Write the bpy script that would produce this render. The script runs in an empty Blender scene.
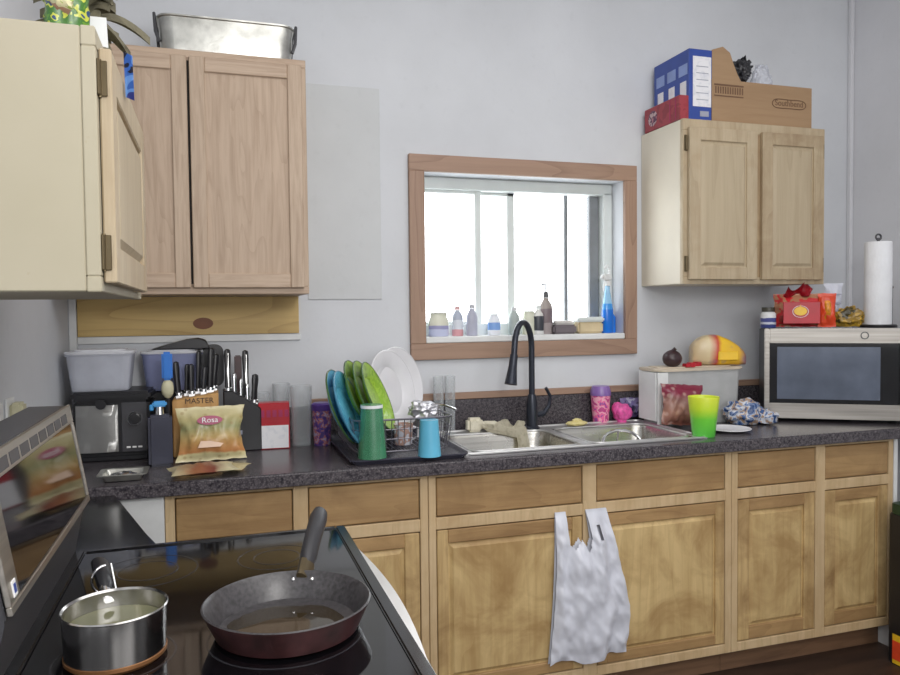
import bpy, bmesh, math, random
from mathutils import Vector, Matrix, noise
random.seed(7)
PI = math.pi
sc = bpy.context.scene
COL = sc.collection
R = math.radians

# ------------------------------------------------------------------ colours / materials
def lin(c):
    c = c / 255.0
    return c / 12.92 if c <= 0.04045 else ((c + 0.055) / 1.055) ** 2.4
def rgb(t):
    return (lin(t[0]), lin(t[1]), lin(t[2]), 1.0)
def shade(t, k):
    return tuple(max(0, min(255, v * k)) for v in t)

class NT:
    def __init__(self, name):
        self.m = bpy.data.materials.new(name); self.m.use_nodes = True
        self.t = self.m.node_tree; self.n = self.t.nodes
        self.b = self.n['Principled BSDF']; self.o = self.n['Material Output']
    def add(self, typ, **kw):
        n = self.n.new(typ)
        for k, v in kw.items(): setattr(n, k, v)
        return n
    def link(self, a, b): self.t.links.new(a, b)
    def coord(self, kind='Object', scale=(1, 1, 1), rot=(0, 0, 0), loc=(0, 0, 0)):
        tc = self.add('ShaderNodeTexCoord'); mp = self.add('ShaderNodeMapping')
        mp.inputs['Scale'].default_value = scale; mp.inputs['Rotation'].default_value = rot
        mp.inputs['Location'].default_value = loc
        self.link(tc.outputs[kind], mp.inputs[0]); return mp.outputs[0]
    def noise(self, vec, scale=5, detail=3, rough=0.5, dist=0):
        n = self.add('ShaderNodeTexNoise'); n.inputs['Scale'].default_value = scale
        n.inputs['Detail'].default_value = detail; n.inputs['Roughness'].default_value = rough
        n.inputs['Distortion'].default_value = dist
        self.link(vec, n.inputs['Vector']); return n.outputs['Fac']
    def ramp(self, fac, stops, interp='LINEAR'):
        r = self.add('ShaderNodeValToRGB'); cr = r.color_ramp; cr.interpolation = interp
        while len(cr.elements) < len(stops): cr.elements.new(0.5)
        for e, (p, c) in zip(cr.elements, stops): e.position = p; e.color = rgb(c)
        self.link(fac, r.inputs[0]); return r.outputs[0]
    def mix(self, a, b, fac, mode='MIX'):
        m = self.add('ShaderNodeMix', data_type='RGBA', blend_type=mode)
        for i, v in ((6, a), (7, b)):
            if isinstance(v, tuple): m.inputs[i].default_value = v
            else: self.link(v, m.inputs[i])
        if isinstance(fac, (int, float)): m.inputs[0].default_value = fac
        else: self.link(fac, m.inputs[0])
        return m.outputs[2]
    def bump(self, h, strength=0.2, dist=0.01):
        b = self.add('ShaderNodeBump'); b.inputs['Strength'].default_value = strength
        b.inputs['Distance'].default_value = dist
        self.link(h, b.inputs['Height']); self.link(b.outputs[0], self.b.inputs['Normal'])
    def P(self, **kw):
        for k, v in kw.items():
            k = {'rough': 'Roughness', 'metal': 'Metallic', 'spec': 'Specular IOR Level', 'coat': 'Coat Weight',
                 'trans': 'Transmission Weight', 'alpha': 'Alpha', 'ior': 'IOR', 'sss': 'Subsurface Weight'}.get(k, k)
            self.b.inputs[k].default_value = v

def mat(name, col, rough=0.5, metal=0.0, var=0.06, scale=12, bump=0.0, bscale=None, **kw):
    g = NT(name); v = g.coord()
    f = g.noise(v, scale, 4)
    c = g.ramp(f, [(0.3, shade(col, 1 - var)), (0.7, shade(col, 1 + var))])
    g.link(c, g.b.inputs['Base Color']); g.P(rough=rough, metal=metal, **kw)
    if bump: g.bump(g.noise(v, bscale or scale * 3, 5), bump, 0.004)
    return g.m

def wood(name, light, dark, axis=2, gs=1.0, blotch=None, rough=0.55, rings=0.5, bl=0.5):
    g = NT(name)
    s = [26 * gs, 26 * gs, 26 * gs]; s[axis] = 1.6 * gs
    v = g.coord(scale=tuple(s)); f1 = g.noise(v, 1.4, 6, 0.65, 0.6)
    s2 = [7 * gs, 7 * gs, 7 * gs]; s2[axis] = 0.9 * gs
    v2 = g.coord(scale=tuple(s2))
    w = g.add('ShaderNodeTexNoise'); w.inputs['Scale'].default_value = 1.1; w.inputs['Detail'].default_value = 2
    g.link(v2, w.inputs['Vector'])
    mm = g.add('ShaderNodeMath', operation='MULTIPLY'); mm.inputs[1].default_value = 9; g.link(w.outputs['Fac'], mm.inputs[0])
    fr = g.add('ShaderNodeMath', operation='FRACT'); g.link(mm.outputs[0], fr.inputs[0])
    c1 = g.ramp(f1, [(0.3, dark), (0.55, light), (0.8, shade(light, 1.06))])
    c2 = g.ramp(fr.outputs[0], [(0.0, shade(dark, 0.98)), (0.25, light), (1.0, shade(light, 1.03))])
    c = g.mix(c1, c2, rings)
    if blotch:
        v3 = g.coord(scale=(1, 1, 1)); f3 = g.noise(v3, 5.5, 5, 0.6, 0.8)
        k = g.ramp(f3, [(0.40, (0, 0, 0)), (0.68, (255, 255, 255))])
        mk = g.add('ShaderNodeMath', operation='MULTIPLY'); mk.inputs[1].default_value = bl; g.link(k, mk.inputs[0])
        c = g.mix(c, rgb(blotch), mk.outputs[0])
    g.link(c, g.b.inputs['Base Color']); g.P(rough=rough)
    g.bump(f1, 0.15, 0.002)
    return g.m

def glassy(name, col=(235, 240, 240), alpha=0.25, rough=0.05, var=0.04):
    g = NT(name); v = g.coord()
    c = g.ramp(g.noise(v, 14, 3), [(0.3, shade(col, 1 - var)), (0.7, shade(col, 1 + var))])
    tr = g.add('ShaderNodeBsdfTransparent'); gl = g.b
    g.link(c, g.b.inputs['Base Color']); g.P(rough=rough, spec=0.8)
    mx = g.add('ShaderNodeMixShader')
    lw = g.add('ShaderNodeLayerWeight'); lw.inputs[0].default_value = 0.35
    mr = g.add('ShaderNodeMapRange'); mr.inputs[3].default_value = alpha; mr.inputs[4].default_value = min(1, alpha + 0.6)
    g.link(lw.outputs['Facing'], mr.inputs[0]); g.link(mr.outputs[0], mx.inputs[0])
    g.link(tr.outputs[0], mx.inputs[1]); g.link(g.b.outputs[0], mx.inputs[2]); g.link(mx.outputs[0], g.o.inputs[0])
    return g.m

def steel(name, col=(190, 190, 190), rough=0.28, axis=0, k=1.0):
    g = NT(name); s = [90 * k] * 3; s[axis] = 2.0
    f = g.noise(g.coord(scale=tuple(s)), 1.0, 3)
    c = g.ramp(f, [(0.3, shade(col, 0.9)), (0.7, shade(col, 1.08))]); g.link(c, g.b.inputs['Base Color'])
    f2 = g.noise(g.coord(), 7, 3)
    mr = g.add('ShaderNodeMapRange'); mr.inputs[3].default_value = rough * 0.8; mr.inputs[4].default_value = rough * 1.3
    g.link(f2, mr.inputs[0]); g.link(mr.outputs[0], g.b.inputs['Roughness']); g.P(metal=1.0)
    return g.m

def bands(name, stops, axis=2, rough=0.35, wob=0.04, sc_=10, spec=0.5, interp='CONSTANT', speck=None):
    """printed packaging: colour bands along one generated axis with noisy edges"""
    g = NT(name); tc = g.add('ShaderNodeTexCoord'); sp = g.add('ShaderNodeSeparateXYZ'); g.link(tc.outputs['Generated'], sp.inputs[0])
    n = g.noise(tc.outputs['Object'], sc_, 3)
    a = g.add('ShaderNodeMath', operation='MULTIPLY_ADD'); a.inputs[1].default_value = wob; g.link(n, a.inputs[0]); g.link(sp.outputs[axis], a.inputs[2])
    sb = g.add('ShaderNodeMath', operation='SUBTRACT'); sb.inputs[1].default_value = wob * 0.5; g.link(a.outputs[0], sb.inputs[0])
    c = g.ramp(sb.outputs[0], stops, interp)
    if speck:
        vo = g.add('ShaderNodeTexVoronoi'); vo.inputs['Scale'].default_value = speck[1]; g.link(tc.outputs['Object'], vo.inputs['Vector'])
        k = g.ramp(vo.outputs['Distance'], [(0.18, (255, 255, 255)), (0.34, (0, 0, 0))])
        mk = g.add('ShaderNodeMath', operation='MULTIPLY'); mk.inputs[1].default_value = speck[2]; g.link(k, mk.inputs[0])
        c = g.mix(c, rgb(speck[0]), mk.outputs[0])
    g.link(c, g.b.inputs['Base Color']); g.P(rough=rough, spec=spec)
    g.bump(g.noise(tc.outputs['Object'], 35, 3), 0.25, 0.004)
    return g.m

def patches(name, cols, scale=12, rough=0.4, bump=0.2, dist=0.5, alpha=None):
    g = NT(name); v = g.coord(); f = g.noise(v, scale, 2, 0.5, dist)
    n = len(cols); st = [(0.30 + 0.4 * i / n, c) for i, c in enumerate(cols)]
    c = g.ramp(f, st, 'CONSTANT' if n > 2 else 'LINEAR'); g.link(c, g.b.inputs['Base Color']); g.P(rough=rough)
    if bump: g.bump(g.noise(v, 40, 4), bump, 0.005)
    if alpha is not None: g.P(alpha=alpha)
    return g.m

M = {}
def mkwall(name, col):
    g = NT(name); v = g.coord(scale=(1, 1, 1)); f = g.noise(v, 2.2, 5, 0.55)
    c = g.ramp(f, [(0.3, shade(col, 0.965)), (0.7, shade(col, 1.02))])
    f2 = g.noise(v, 28, 3); k = g.ramp(f2, [(0.60, (0, 0, 0)), (0.75, (255, 255, 255))])
    mk = g.add('ShaderNodeMath', operation='MULTIPLY'); mk.inputs[1].default_value = 0.10; g.link(k, mk.inputs[0])
    c = g.mix(c, rgb(shade(col, 0.8)), mk.outputs[0])
    g.link(c, g.b.inputs['Base Color']); g.P(rough=0.75); g.bump(g.noise(v, 60, 4), 0.12, 0.003)
    return g.m
WALLC = (208, 211, 216)
M['wall'] = mkwall('wall_paint', WALLC)
M['wall2'] = mkwall('wall_paint_right', (214, 215, 220))
M['patch'] = mkwall('wall_patch_paint', (200, 203, 205))
M['ceil'] = mat('ceiling_paint', (205, 205, 205), 0.8)
M['white'] = mat('white_paint', (222, 224, 224), 0.5, var=0.03)
M['vinyl'] = mat('white_vinyl', (214, 220, 218), 0.4, var=0.02)
M['greyvinyl'] = mat('grey_vinyl', (120, 124, 128), 0.5)
g = NT('dark_floor'); v = g.coord(scale=(1, 6, 1)); f = g.noise(v, 3, 5)
g.link(g.ramp(f, [(0.3, (40, 29, 24)), (0.7, (64, 46, 36))]), g.b.inputs['Base Color']); g.P(rough=0.5); M['floor'] = g.m

M['casing'] = wood('window_casing_wood', (158, 128, 108), (130, 102, 84), axis=0, gs=0.8)
M['casingv'] = wood('window_casing_wood_vertical', (158, 128, 108), (130, 102, 84), axis=2, gs=0.8)
M['base'] = wood('golden_birch', (200, 170, 118), (160, 126, 78), axis=2, gs=0.8, blotch=(130, 96, 56), rings=0.2, bl=0.8)
M['basep'] = wood('golden_birch_panel', (208, 180, 126), (176, 144, 92), axis=2, gs=0.55, blotch=(148, 112, 64), rings=0.25, bl=0.75)
M['basex'] = wood('golden_birch_rail', (172, 138, 92), (136, 102, 64), axis=0, gs=0.8, blotch=(132, 100, 62), rings=0.3, bl=0.6)
M['basefr'] = wood('golden_birch_frame', (204, 178, 138), (178, 150, 108), axis=2, gs=0.8, blotch=(176, 140, 94), rings=0.3, bl=0.4)
M['oak'] = wood('pinkish_oak', (182, 160, 138), (156, 132, 110), axis=2, gs=1.6, rings=0.10)
M['oakp'] = wood('pinkish_oak_panel', (180, 157, 135), (150, 125, 102), axis=2, gs=1.3, rings=0.28)
M['oakx'] = wood('pinkish_oak_rail', (184, 161, 139), (158, 133, 111), axis=0, gs=1.6, rings=0.1)
M['pale'] = wood('pale_maple', (186, 170, 142), (164, 146, 118), axis=2, gs=0.9, rings=0.3, blotch=(160, 132, 98), bl=0.4)
M['palep'] = wood('pale_maple_panel', (182, 166, 138), (166, 148, 120), axis=2, gs=0.7, rings=0.3)
M['dirty'] = wood('stained_maple', (180, 158, 124), (150, 122, 90), axis=2, gs=1.1, rings=0.3, blotch=(122, 92, 64), bl=0.6)
M['paled'] = wood('pale_maple_stained', (180, 162, 132), (154, 132, 102), axis=2, gs=0.9, rings=0.3, blotch=(132, 104, 74), bl=0.55)
g = NT('cream_side'); v = g.coord(); f = g.noise(v, 3, 4)
c = g.ramp(f, [(0.3, (170, 162, 138)), (0.7, (180, 172, 150))])
k = g.ramp(g.noise(v, 34, 2), [(0.70, (0, 0, 0)), (0.76, (255, 255, 255))])
mk = g.add('ShaderNodeMath', operation='MULTIPLY'); mk.inputs[1].default_value = 0.45; g.link(k, mk.inputs[0])
c = g.mix(c, rgb((150, 120, 88)), mk.outputs[0]); g.link(c, g.b.inputs['Base Color']); g.P(rough=0.6); M['cream'] = g.m
M['toe'] = wood('dark_plinth_wood', (120, 90, 66), (84, 60, 44), axis=0, gs=1.0, rings=0.2)
M['board'] = wood('raw_pine_board', (196, 166, 104), (168, 136, 78), axis=0, gs=0.6, rings=0.5)
M['knot'] = mat('pine_knot', (112, 66, 40), 0.6)
M['gapshade'] = mat('gap_shade', (30, 24, 20), 0.8)  # near-black colour standing in for the shade in door gaps
g = NT('granite_laminate'); v = g.coord()
vo = g.add('ShaderNodeTexVoronoi'); vo.inputs['Scale'].default_value = 160; g.link(v, vo.inputs['Vector'])
c1 = g.ramp(vo.outputs['Distance'], [(0.15, (116, 110, 112)), (0.45, (62, 58, 64)), (0.8, (34, 32, 38))])
c2 = g.ramp(g.noise(v, 90, 4), [(0.35, (36, 34, 40)), (0.65, (104, 98, 102))])
g.link(g.mix(c1, c2, 0.5), g.b.inputs['Base Color']); g.P(rough=0.26, spec=0.42); M['granite'] = g.m
M['black'] = mat('black_plastic', (26, 26, 30), 0.38)
M['blackglass'] = mat('black_glass', (10, 10, 13), 0.06, var=0.02, spec=0.7)
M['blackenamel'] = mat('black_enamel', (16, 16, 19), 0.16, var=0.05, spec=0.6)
M['greyblack'] = mat('charcoal_enamel', (62, 62, 66), 0.35)
M['steel'] = steel('brushed_steel', (196, 196, 196), 0.30)
M['steelv'] = steel('brushed_steel_vertical', (190, 190, 188), 0.22, axis=2)
M['steelwarm'] = steel('warm_brushed_steel', (188, 182, 172), 0.34, axis=1)
M['chrome'] = mat('chrome', (210, 210, 212), 0.12, 1.0, var=0.03)
M['sink'] = steel('sink_steel', (190, 188, 182), 0.26)
M['pot'] = steel('saucepan_steel', (186, 184, 182), 0.2, axis=2, k=0.5)
M['alu'] = mat('dull_aluminium', (186, 186, 180), 0.34, 0.9, var=0.12, scale=18, bump=0.1)
M['brass'] = mat('antique_brass', (96, 84, 62), 0.4, 0.8)
M['nonstick'] = mat('speckled_nonstick', (56, 54, 56), 0.36, var=0.25, scale=150)
M['maroon'] = mat('maroon_enamel', (56, 32, 33), 0.3, var=0.25, scale=30)
M['oil'] = mat('brown_oil', (46, 38, 27), 0.05, spec=0.8)
M['broth'] = mat('greenish_broth', (112, 112, 84), 0.08, spec=0.8)
M['copper'] = mat('stained_copper_base', (150, 104, 66), 0.35, 0.6)
M['knifeblock'] = wood('block_wood', (198, 152, 92), (160, 112, 62), axis=2, gs=1.4)
M['faucet'] = mat('slate_bronze', (46, 50, 60), 0.3, 0.5, var=0.06)
M['wire'] = mat('dark_chrome_wire', (120, 118, 126), 0.3, 0.8)
M['tray'] = mat('dark_drain_tray', (58, 58, 70), 0.2)
M['bluepl'] = patches('blue_patterned_melamine', [(76, 164, 206), (104, 186, 220), (86, 172, 212), (116, 194, 224)], 30, 0.3, 0.05)
M['greenpl'] = patches('lime_patterned_melamine', [(118, 158, 40), (152, 190, 60), (134, 176, 46), (150, 186, 70)], 26, 0.3, 0.05)
M['plrim'] = mat('dark_green_rim', (60, 92, 50), 0.4)
M['whitepl'] = mat('white_porcelain', (226, 226, 230), 0.18, var=0.015)
M['greencup'] = glassy('green_translucent_plastic', (70, 140, 102), 0.68, 0.25)
M['skycup'] = mat('sky_blue_plastic', (96, 182, 216), 0.3, var=0.03)
M['clear'] = glassy('clear_glass', (206, 212, 216), 0.12, 0.05)
M['frost'] = glassy('frosted_plastic', (222, 226, 238), 0.38, 0.18)
M['lidf'] = glassy('clear_lid', (236, 238, 246), 0.6, 0.15)
M['bluefrost'] = glassy('blue_tinted_clear_plastic', (150, 158, 200), 0.5, 0.25)
M['rag'] = patches('cream_rag', [(196, 190, 166), (218, 212, 192)], 60, 0.9, 0.6)
M['sponge'] = patches('yellow_sponge', [(206, 190, 120), (222, 208, 146)], 60, 0.9, 0.6)
M['bin'] = glassy('milky_clear_bin', (196, 198, 198), 0.66, 0.35)
M['binlid'] = mat('beige_lid', (198, 184, 164), 0.45)
M['plasticbag'] = mat('white_carrier_plastic', (214, 217, 228), 0.3, var=0.04, bump=0.25, bscale=16, sss=0.0)
M['card'] = wood('cardboard', (160, 130, 98), (146, 116, 86), axis=0, gs=0.5, rings=0.1, rough=0.8)
M['cardin'] = mat('cardboard_print', (104, 76, 56), 0.8)
M['blue'] = mat('box_blue', (44, 70, 150), 0.4)
M['paleblue'] = mat('box_pale_blue', (132, 152, 204), 0.4)
M['whiteprint'] = patches('white_print', [(214, 216, 224), (232, 232, 236)], 40, 0.5, 0)
M['greyprint'] = mat('grey_print', (150, 154, 170), 0.5)
M['red'] = mat('packet_red', (176, 22, 38), 0.35, var=0.08)
M['redbox'] = patches('red_box_print', [(132, 40, 50), (154, 52, 62), (146, 46, 56)], 18, 0.45, 0)
M['orange'] = mat('orange_red_packet', (222, 72, 40), 0.3, var=0.12)
M['yellow'] = mat('packet_yellow', (236, 190, 40), 0.35)
M['purple'] = mat('deep_purple', (84, 54, 140), 0.35)
M['pinkprint'] = patches('pink_purple_print', [(150, 70, 150), (226, 96, 150), (232, 160, 180), (190, 60, 130)], 34, 0.4, 0)
M['purpprint'] = patches('purple_orange_print', [(70, 50, 124), (96, 66, 144), (176, 108, 110), (170, 160, 196)], 60, 0.4, 0)
M['pink'] = mat('hot_pink', (226, 84, 160), 0.4, var=0.15, scale=60, bump=0.4)
M['darkpurple'] = patches('purple_film', [(60, 54, 84), (104, 92, 140), (160, 158, 186)], 28, 0.25, 0.5)
M['paper'] = mat('paper_towel', (232, 234, 238), 0.9, var=0.02, bump=0.5, bscale=120)
M['cyan'] = mat('bright_cyan', (60, 150, 214), 0.3)
M['navy'] = mat('navy_print', (50, 56, 110), 0.4)
M['bluefoam'] = mat('strong_blue', (30, 110, 200), 0.35)
M['darknavy'] = mat('dark_navy_plastic', (40, 42, 60), 0.35)
M['creamplug'] = mat('cream_plug', (196, 192, 160), 0.5)
M['leafbrown'] = patches('dried_leaf', [(110, 104, 84), (146, 140, 116)], 30, 0.8, 0.3)
M['greenbag'] = patches('green_yellow_print', [(40, 84, 36), (96, 140, 40), (60, 110, 40), (190, 196, 70), (40, 70, 110)], 40, 0.35, 0.2)
M['text_dark'] = mat('dark_ink', (50, 40, 34), 0.6)
M['wht'] = mat('white_ink', (236, 236, 236), 0.5, var=0.01)
M['magenta'] = mat('magenta_logo', (160, 30, 84), 0.4)

# ------------------------------------------------------------------ mesh builder
class MB:
    def __init__(self): self.bm = bmesh.new()
    def merge(self, b, mi=0, mx=None, smooth=True, ang=35):
        if mx is not None: b.transform(mx)
        bmesh.ops.recalc_face_normals(b, faces=b.faces) if not getattr(b, 'norecalc', False) else None
        for f in b.faces: f.smooth = smooth; f.material_index = mi
        if smooth:
            for e in b.edges:
                if len(e.link_faces) == 2 and e.calc_face_angle(0) > R(ang): e.smooth = False
        me = bpy.data.meshes.new('tmp'); b.to_mesh(me); b.free(); self.bm.from_mesh(me); bpy.data.meshes.remove(me)
        return self
    def box(self, x0, x1, y0, y1, z0, z1, bev=0.0, mi=0, mx=None, seg=1):
        b = bmesh.new(); bmesh.ops.create_cube(b, size=1)
        b.transform(Matrix.Translation(((x0 + x1) / 2, (y0 + y1) / 2, (z0 + z1) / 2)) @ Matrix.Diagonal((x1 - x0, y1 - y0, z1 - z0, 1)))
        if bev: bmesh.ops.bevel(b, geom=list(b.edges), offset=bev, segments=seg, affect='EDGES')
        return self.merge(b, mi, mx)
    def lathe(self, prof, n=32, mi=0, mx=None, sx=1, sy=1):
        """prof: (r,z) list from bottom/inside to out; r=0 closes"""
        b = bmesh.new(); rings = []
        for r, z in prof:
            if r < 1e-6: rings.append([b.verts.new((0, 0, z))])
            else: rings.append([b.verts.new((r * sx * math.cos(2 * PI * i / n), r * sy * math.sin(2 * PI * i / n), z)) for i in range(n)])
        for a, c in zip(rings, rings[1:]):
            if len(a) == 1 and len(c) == 1: continue
            for i in range(n):
                j = (i + 1) % n
                if len(a) == 1: b.faces.new((a[0], c[i], c[j]))
                elif len(c) == 1: b.faces.new((a[i], a[j], c[0]))
                else: b.faces.new((a[i], a[j], c[j], c[i]))
        return self.merge(b, mi, mx)
    def cyl(self, p, q, r, r2=None, n=16, mi=0):
        p = Vector(p); q = Vector(q); d = q - p; L = d.length; r2 = r if r2 is None else r2
        mx = Matrix.Translation(p) @ d.to_track_quat('Z', 'Y').to_matrix().to_4x4()
        return self.lathe([(0, 0), (r, 0), (r2, L), (0, L)], n, mi, mx)
    def tube(self, pts, r, n=10, mi=0, closed=False, flat=1.0):
        pts = [Vector(p) for p in pts]; b = bmesh.new(); rings = []; N = len(pts)
        rr = r if isinstance(r, (list, tuple)) else [r] * N
        up = None
        for i, p in enumerate(pts):
            a = pts[(i - 1) % N] if (i or closed) else p; c = pts[(i + 1) % N] if (i < N - 1 or closed) else p
            t = (c - a).normalized()
            if up is None: up = t.orthogonal().normalized()
            up = (up - t * up.dot(t)).normalized(); s = t.cross(up)
            rings.append([b.verts.new(p + rr[i] * (math.cos(2 * PI * k / n) * up + flat * math.sin(2 * PI * k / n) * s)) for k in range(n)])
        pr = list(zip(rings, rings[1:])) + ([(rings[-1], rings[0])] if closed else [])
        for A, B in pr:
            for k in range(n): b.faces.new((A[k], A[(k + 1) % n], B[(k + 1) % n], B[k]))
        if not closed:
            b.faces.new(rings[0][::-1]); b.faces.new(rings[-1])
        return self.merge(b, mi)
    def prism(self, poly, d, mi=0, mx=None, bev=0):
        """poly in XY extruded in +Z by d"""
        b = bmesh.new(); lo = [b.verts.new((x, y, 0)) for x, y in poly]; hi = [b.verts.new((x, y, d)) for x, y in poly]
        b.faces.new(lo[::-1]); b.faces.new(hi); n = len(poly)
        for i in range(n): b.faces.new((lo[i], lo[(i + 1) % n], hi[(i + 1) % n], hi[i]))
        if bev: bmesh.ops.bevel(b, geom=list(b.edges), offset=bev, segments=1, affect='EDGES')
        return self.merge(b, mi, mx)
    def sheet(self, fn, nu, nv, thick=0.0, mi=0, mx=None, skip=None):
        b = bmesh.new(); V = {}
        for i in range(nu + 1):
            for j in range(nv + 1): V[i, j] = b.verts.new(fn(i / nu, j / nv))
        for i in range(nu):
            for j in range(nv):
                if skip and skip((i + .5) / nu, (j + .5) / nv): continue
                b.faces.new((V[i, j], V[i + 1, j], V[i + 1, j + 1], V[i, j + 1]))
        loose = [v for v in b.verts if not v.link_faces]
        if loose: bmesh.ops.delete(b, geom=loose, context='VERTS')
        if thick: bmesh.ops.solidify(b, geom=list(b.faces), thickness=thick)
        return self.merge(b, mi, mx, ang=60)
    def pillow(self, w, h, t, mi=0, mx=None, wr=0.006, seal=0.06, seed=0, nu=26, nv=26, pinch=0.1, fs=18):
        """sealed pouch in XZ plane centred on x, from z=0 to h, thickness along Y"""
        b = bmesh.new(); V = {}
        for side in (-1, 1):
            for i in range(nu + 1):
                for j in range(nv + 1):
                    u = i / nu * 2 - 1; v = j / nv
                    if side == 1 and (i in (0, nu) or j in (0, nv)): V[side, i, j] = V[-1, i, j]; continue
                    vv = (v - seal) / (1 - 2 * seal); 
                    prof = 0 if vv <= 0 or vv >= 1 else (math.sin(PI * vv) ** 0.55)
                    th = t / 2 * prof * (1 - abs(u) ** 3.2)
                    nz = noise.noise(Vector((u * w * fs + seed, v * h * fs, side * 3.1 + seed)))
                    nz2 = noise.noise(Vector((u * w * fs * 2.3 + seed, v * h * fs * 2.3, side * 7.1)))
                    wd = w / 2 * (1 - pinch * math.sin(PI * v)) 
                    x = u * wd + wr * 0.6 * nz2; z = v * h + wr * 0.5 * nz
                    V[side, i, j] = b.verts.new((x, side * (th + 0.0008) + wr * (nz + 0.5 * nz2) * (0.35 + prof), z))
            for i in range(nu):
                for j in range(nv):
                    q = (V[side, i, j], V[side, i + 1, j], V[side, i + 1, j + 1], V[side, i, j + 1])
                    b.faces.new(q if side == -1 else q[::-1])
        return self.merge(b, mi, mx, ang=70)
    def blob(self, c, r, mi=0, seed=0, amp=0.15, fs=3.0, sub=3, floor_=None):
        b = bmesh.new(); bmesh.ops.create_icosphere(b, subdivisions=sub, radius=1)
        for v in b.verts:
            n = noise.noise(v.co * fs + Vector((seed, seed * 2.1, 0))) + 0.5 * noise.noise(v.co * fs * 2.4 + Vector((0, seed, seed)))
            k = 1 + amp * n; v.co = Vector((v.co.x * r[0] * k + c[0], v.co.y * r[1] * k + c[1], v.co.z * r[2] * k + c[2]))
            if floor_ is not None and v.co.z < floor_: v.co.z = floor_
        return self.merge(b, mi, None, ang=60)
    def text(self, s, size, mi=0, mx=None, ext=0.0006, squash=1.0):
        cu = bpy.data.curves.new('t', 'FONT'); cu.body = s; cu.size = size; cu.extrude = ext; cu.align_x = 'CENTER'; cu.align_y = 'CENTER'
        o = bpy.data.objects.new('t', cu); COL.objects.link(o)
        dg = bpy.context.evaluated_depsgraph_get(); me = bpy.data.meshes.new_from_object(o.evaluated_get(dg))
        b = bmesh.new(); b.from_mesh(me); b.transform(Matrix.Diagonal((squash, 1, 1, 1)))
        bpy.data.objects.remove(o); bpy.data.curves.remove(cu); bpy.data.meshes.remove(me)
        return self.merge(b, mi, mx, smooth=False)
    def ob(self, name, mats, parent=None, loc=None, rot=None):
        me = bpy.data.meshes.new(name); self.bm.to_mesh(me); self.bm.free()
        for m in (mats if isinstance(mats, (list, tuple)) else [mats]): me.materials.append(m)
        o = bpy.data.objects.new(name, me); COL.objects.link(o)
        if parent: o.parent = parent
        if loc: o.location = loc
        if rot: o.rotation_euler = rot
        return o

def tag(o, label=None, cat=None, group=None, kind=None):
    if label: o['label'] = label
    if cat: o['category'] = cat
    if group: o['group'] = group
    if kind: o['kind'] = kind
    return o
def thing(name, label, cat, loc=(0, 0, 0), rotz=0, group=None, rot=None):
    o = bpy.data.objects.new(name, None); COL.objects.link(o); o.empty_display_size = 0.05
    o.location = loc; o.rotation_euler = rot or (0, 0, rotz); return tag(o, label, cat, group)
def struct(name, mb, mats, parent=None):
    o = mb.ob(name, mats, parent)
    if not parent: o['kind'] = 'structure'
    return o
# map XY-drawing into the XZ plane facing -Y:  (x,y,z)->(x,-z,y)
FRONT = Matrix(((1, 0, 0, 0), (0, 0, -1, 0), (0, 1, 0, 0), (0, 0, 0, 1)))
def T(x, y, z): return Matrix.Translation((x, y, z))
def RZ(a): return Matrix.Rotation(a, 4, 'Z')
def RX(a): return Matrix.Rotation(a, 4, 'X')
def RY(a): return Matrix.Rotation(a, 4, 'Y')

# ================================================================== ROOM
XR = 3.50; YB = -4.3; H = 3.1
wx0, wx1, wz0, wz1 = 1.312, 2.23, 1.272, 1.968     # window opening
m = MB(); W = 0.17
m.box(-0.1, wx0, 0, W, 0, H).box(wx1, XR + 0.1, 0, W, 0, H).box(wx0, wx1, 0, W, 0, wz0).box(wx0, wx1, 0, W, wz1, H)
struct('wall_back', m, M['wall'])
struct('wall_left', MB().box(-0.1, 0, YB, 0, 0, H), M['wall'])
struct('wall_right', MB().box(XR, XR + 0.1, YB, 0, 0, H), M['wall2'])
struct('wall_front', MB().box(-0.1, XR + 0.1, YB - 0.1, YB, 0, H), M['wall'])
struct('floor', MB().box(-0.1, XR + 0.1, YB - 0.1, W, -0.06, 0), M['floor'])
struct('ceiling', MB().box(-0.1, XR + 0.1, YB - 0.1, W, H, H + 0.06), M['ceil'])
# vertical strip at the right corner
struct('trim_1', MB().box(XR - 0.022, XR - 0.001, -0.024, -0.001, 1.0, H - 0.01, 0.003), M['wall2'])
struct('trim_2', MB().box(0.001, 0.026, -0.026, -0.001, 1.16, 1.46, 0.002), M['white'])
struct('trim_3', MB().box(0.026, 0.81, -0.012, -0.001, 1.296, 1.322, 0.002), M['white'])
# pale repaired panel of wallboard
struct('trim_4', MB().box(0.842, 1.134, -0.006, -0.0005, 1.452, 2.285, 0.001), M['patch'])

# window
win = MB()
ox0, ox1, oz0, oz1 = 1.248, 2.289, 1.203, 2.035
win = bpy.data.objects.new('window_1', None); COL.objects.link(win); win['kind'] = 'structure'; win.location = (1.77, 0, wz0)
def wl(mb): mb.bm.transform(T(-1.77, 0, -wz0)); return mb
c = MB(); c.box(ox0, ox1, -0.022, -0.0005, wz1, oz1, 0.002, 0).box(ox0, ox1, -0.022, -0.0005, oz0, wz0 - 0.002, 0.002, 0)
c.box(ox0, wx0, -0.0225, -0.0005, wz0 - 0.002, wz1, 0.002, 1).box(wx1, ox1, -0.0225, -0.0005, wz0 - 0.002, wz1, 0.002, 1)
wl(c).ob('window_casing', [M['casing'], M['casingv']], win)
c = MB(); c.box(wx0 + .001, wx1 - .001, -0.018, 0.115, wz0 - 0.001, wz0 + 0.024, 0.003)
wl(c).ob('window_sill', M['white'], win)
fz0 = wz0 + 0.024; gy = 0.125
c = MB()
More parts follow.
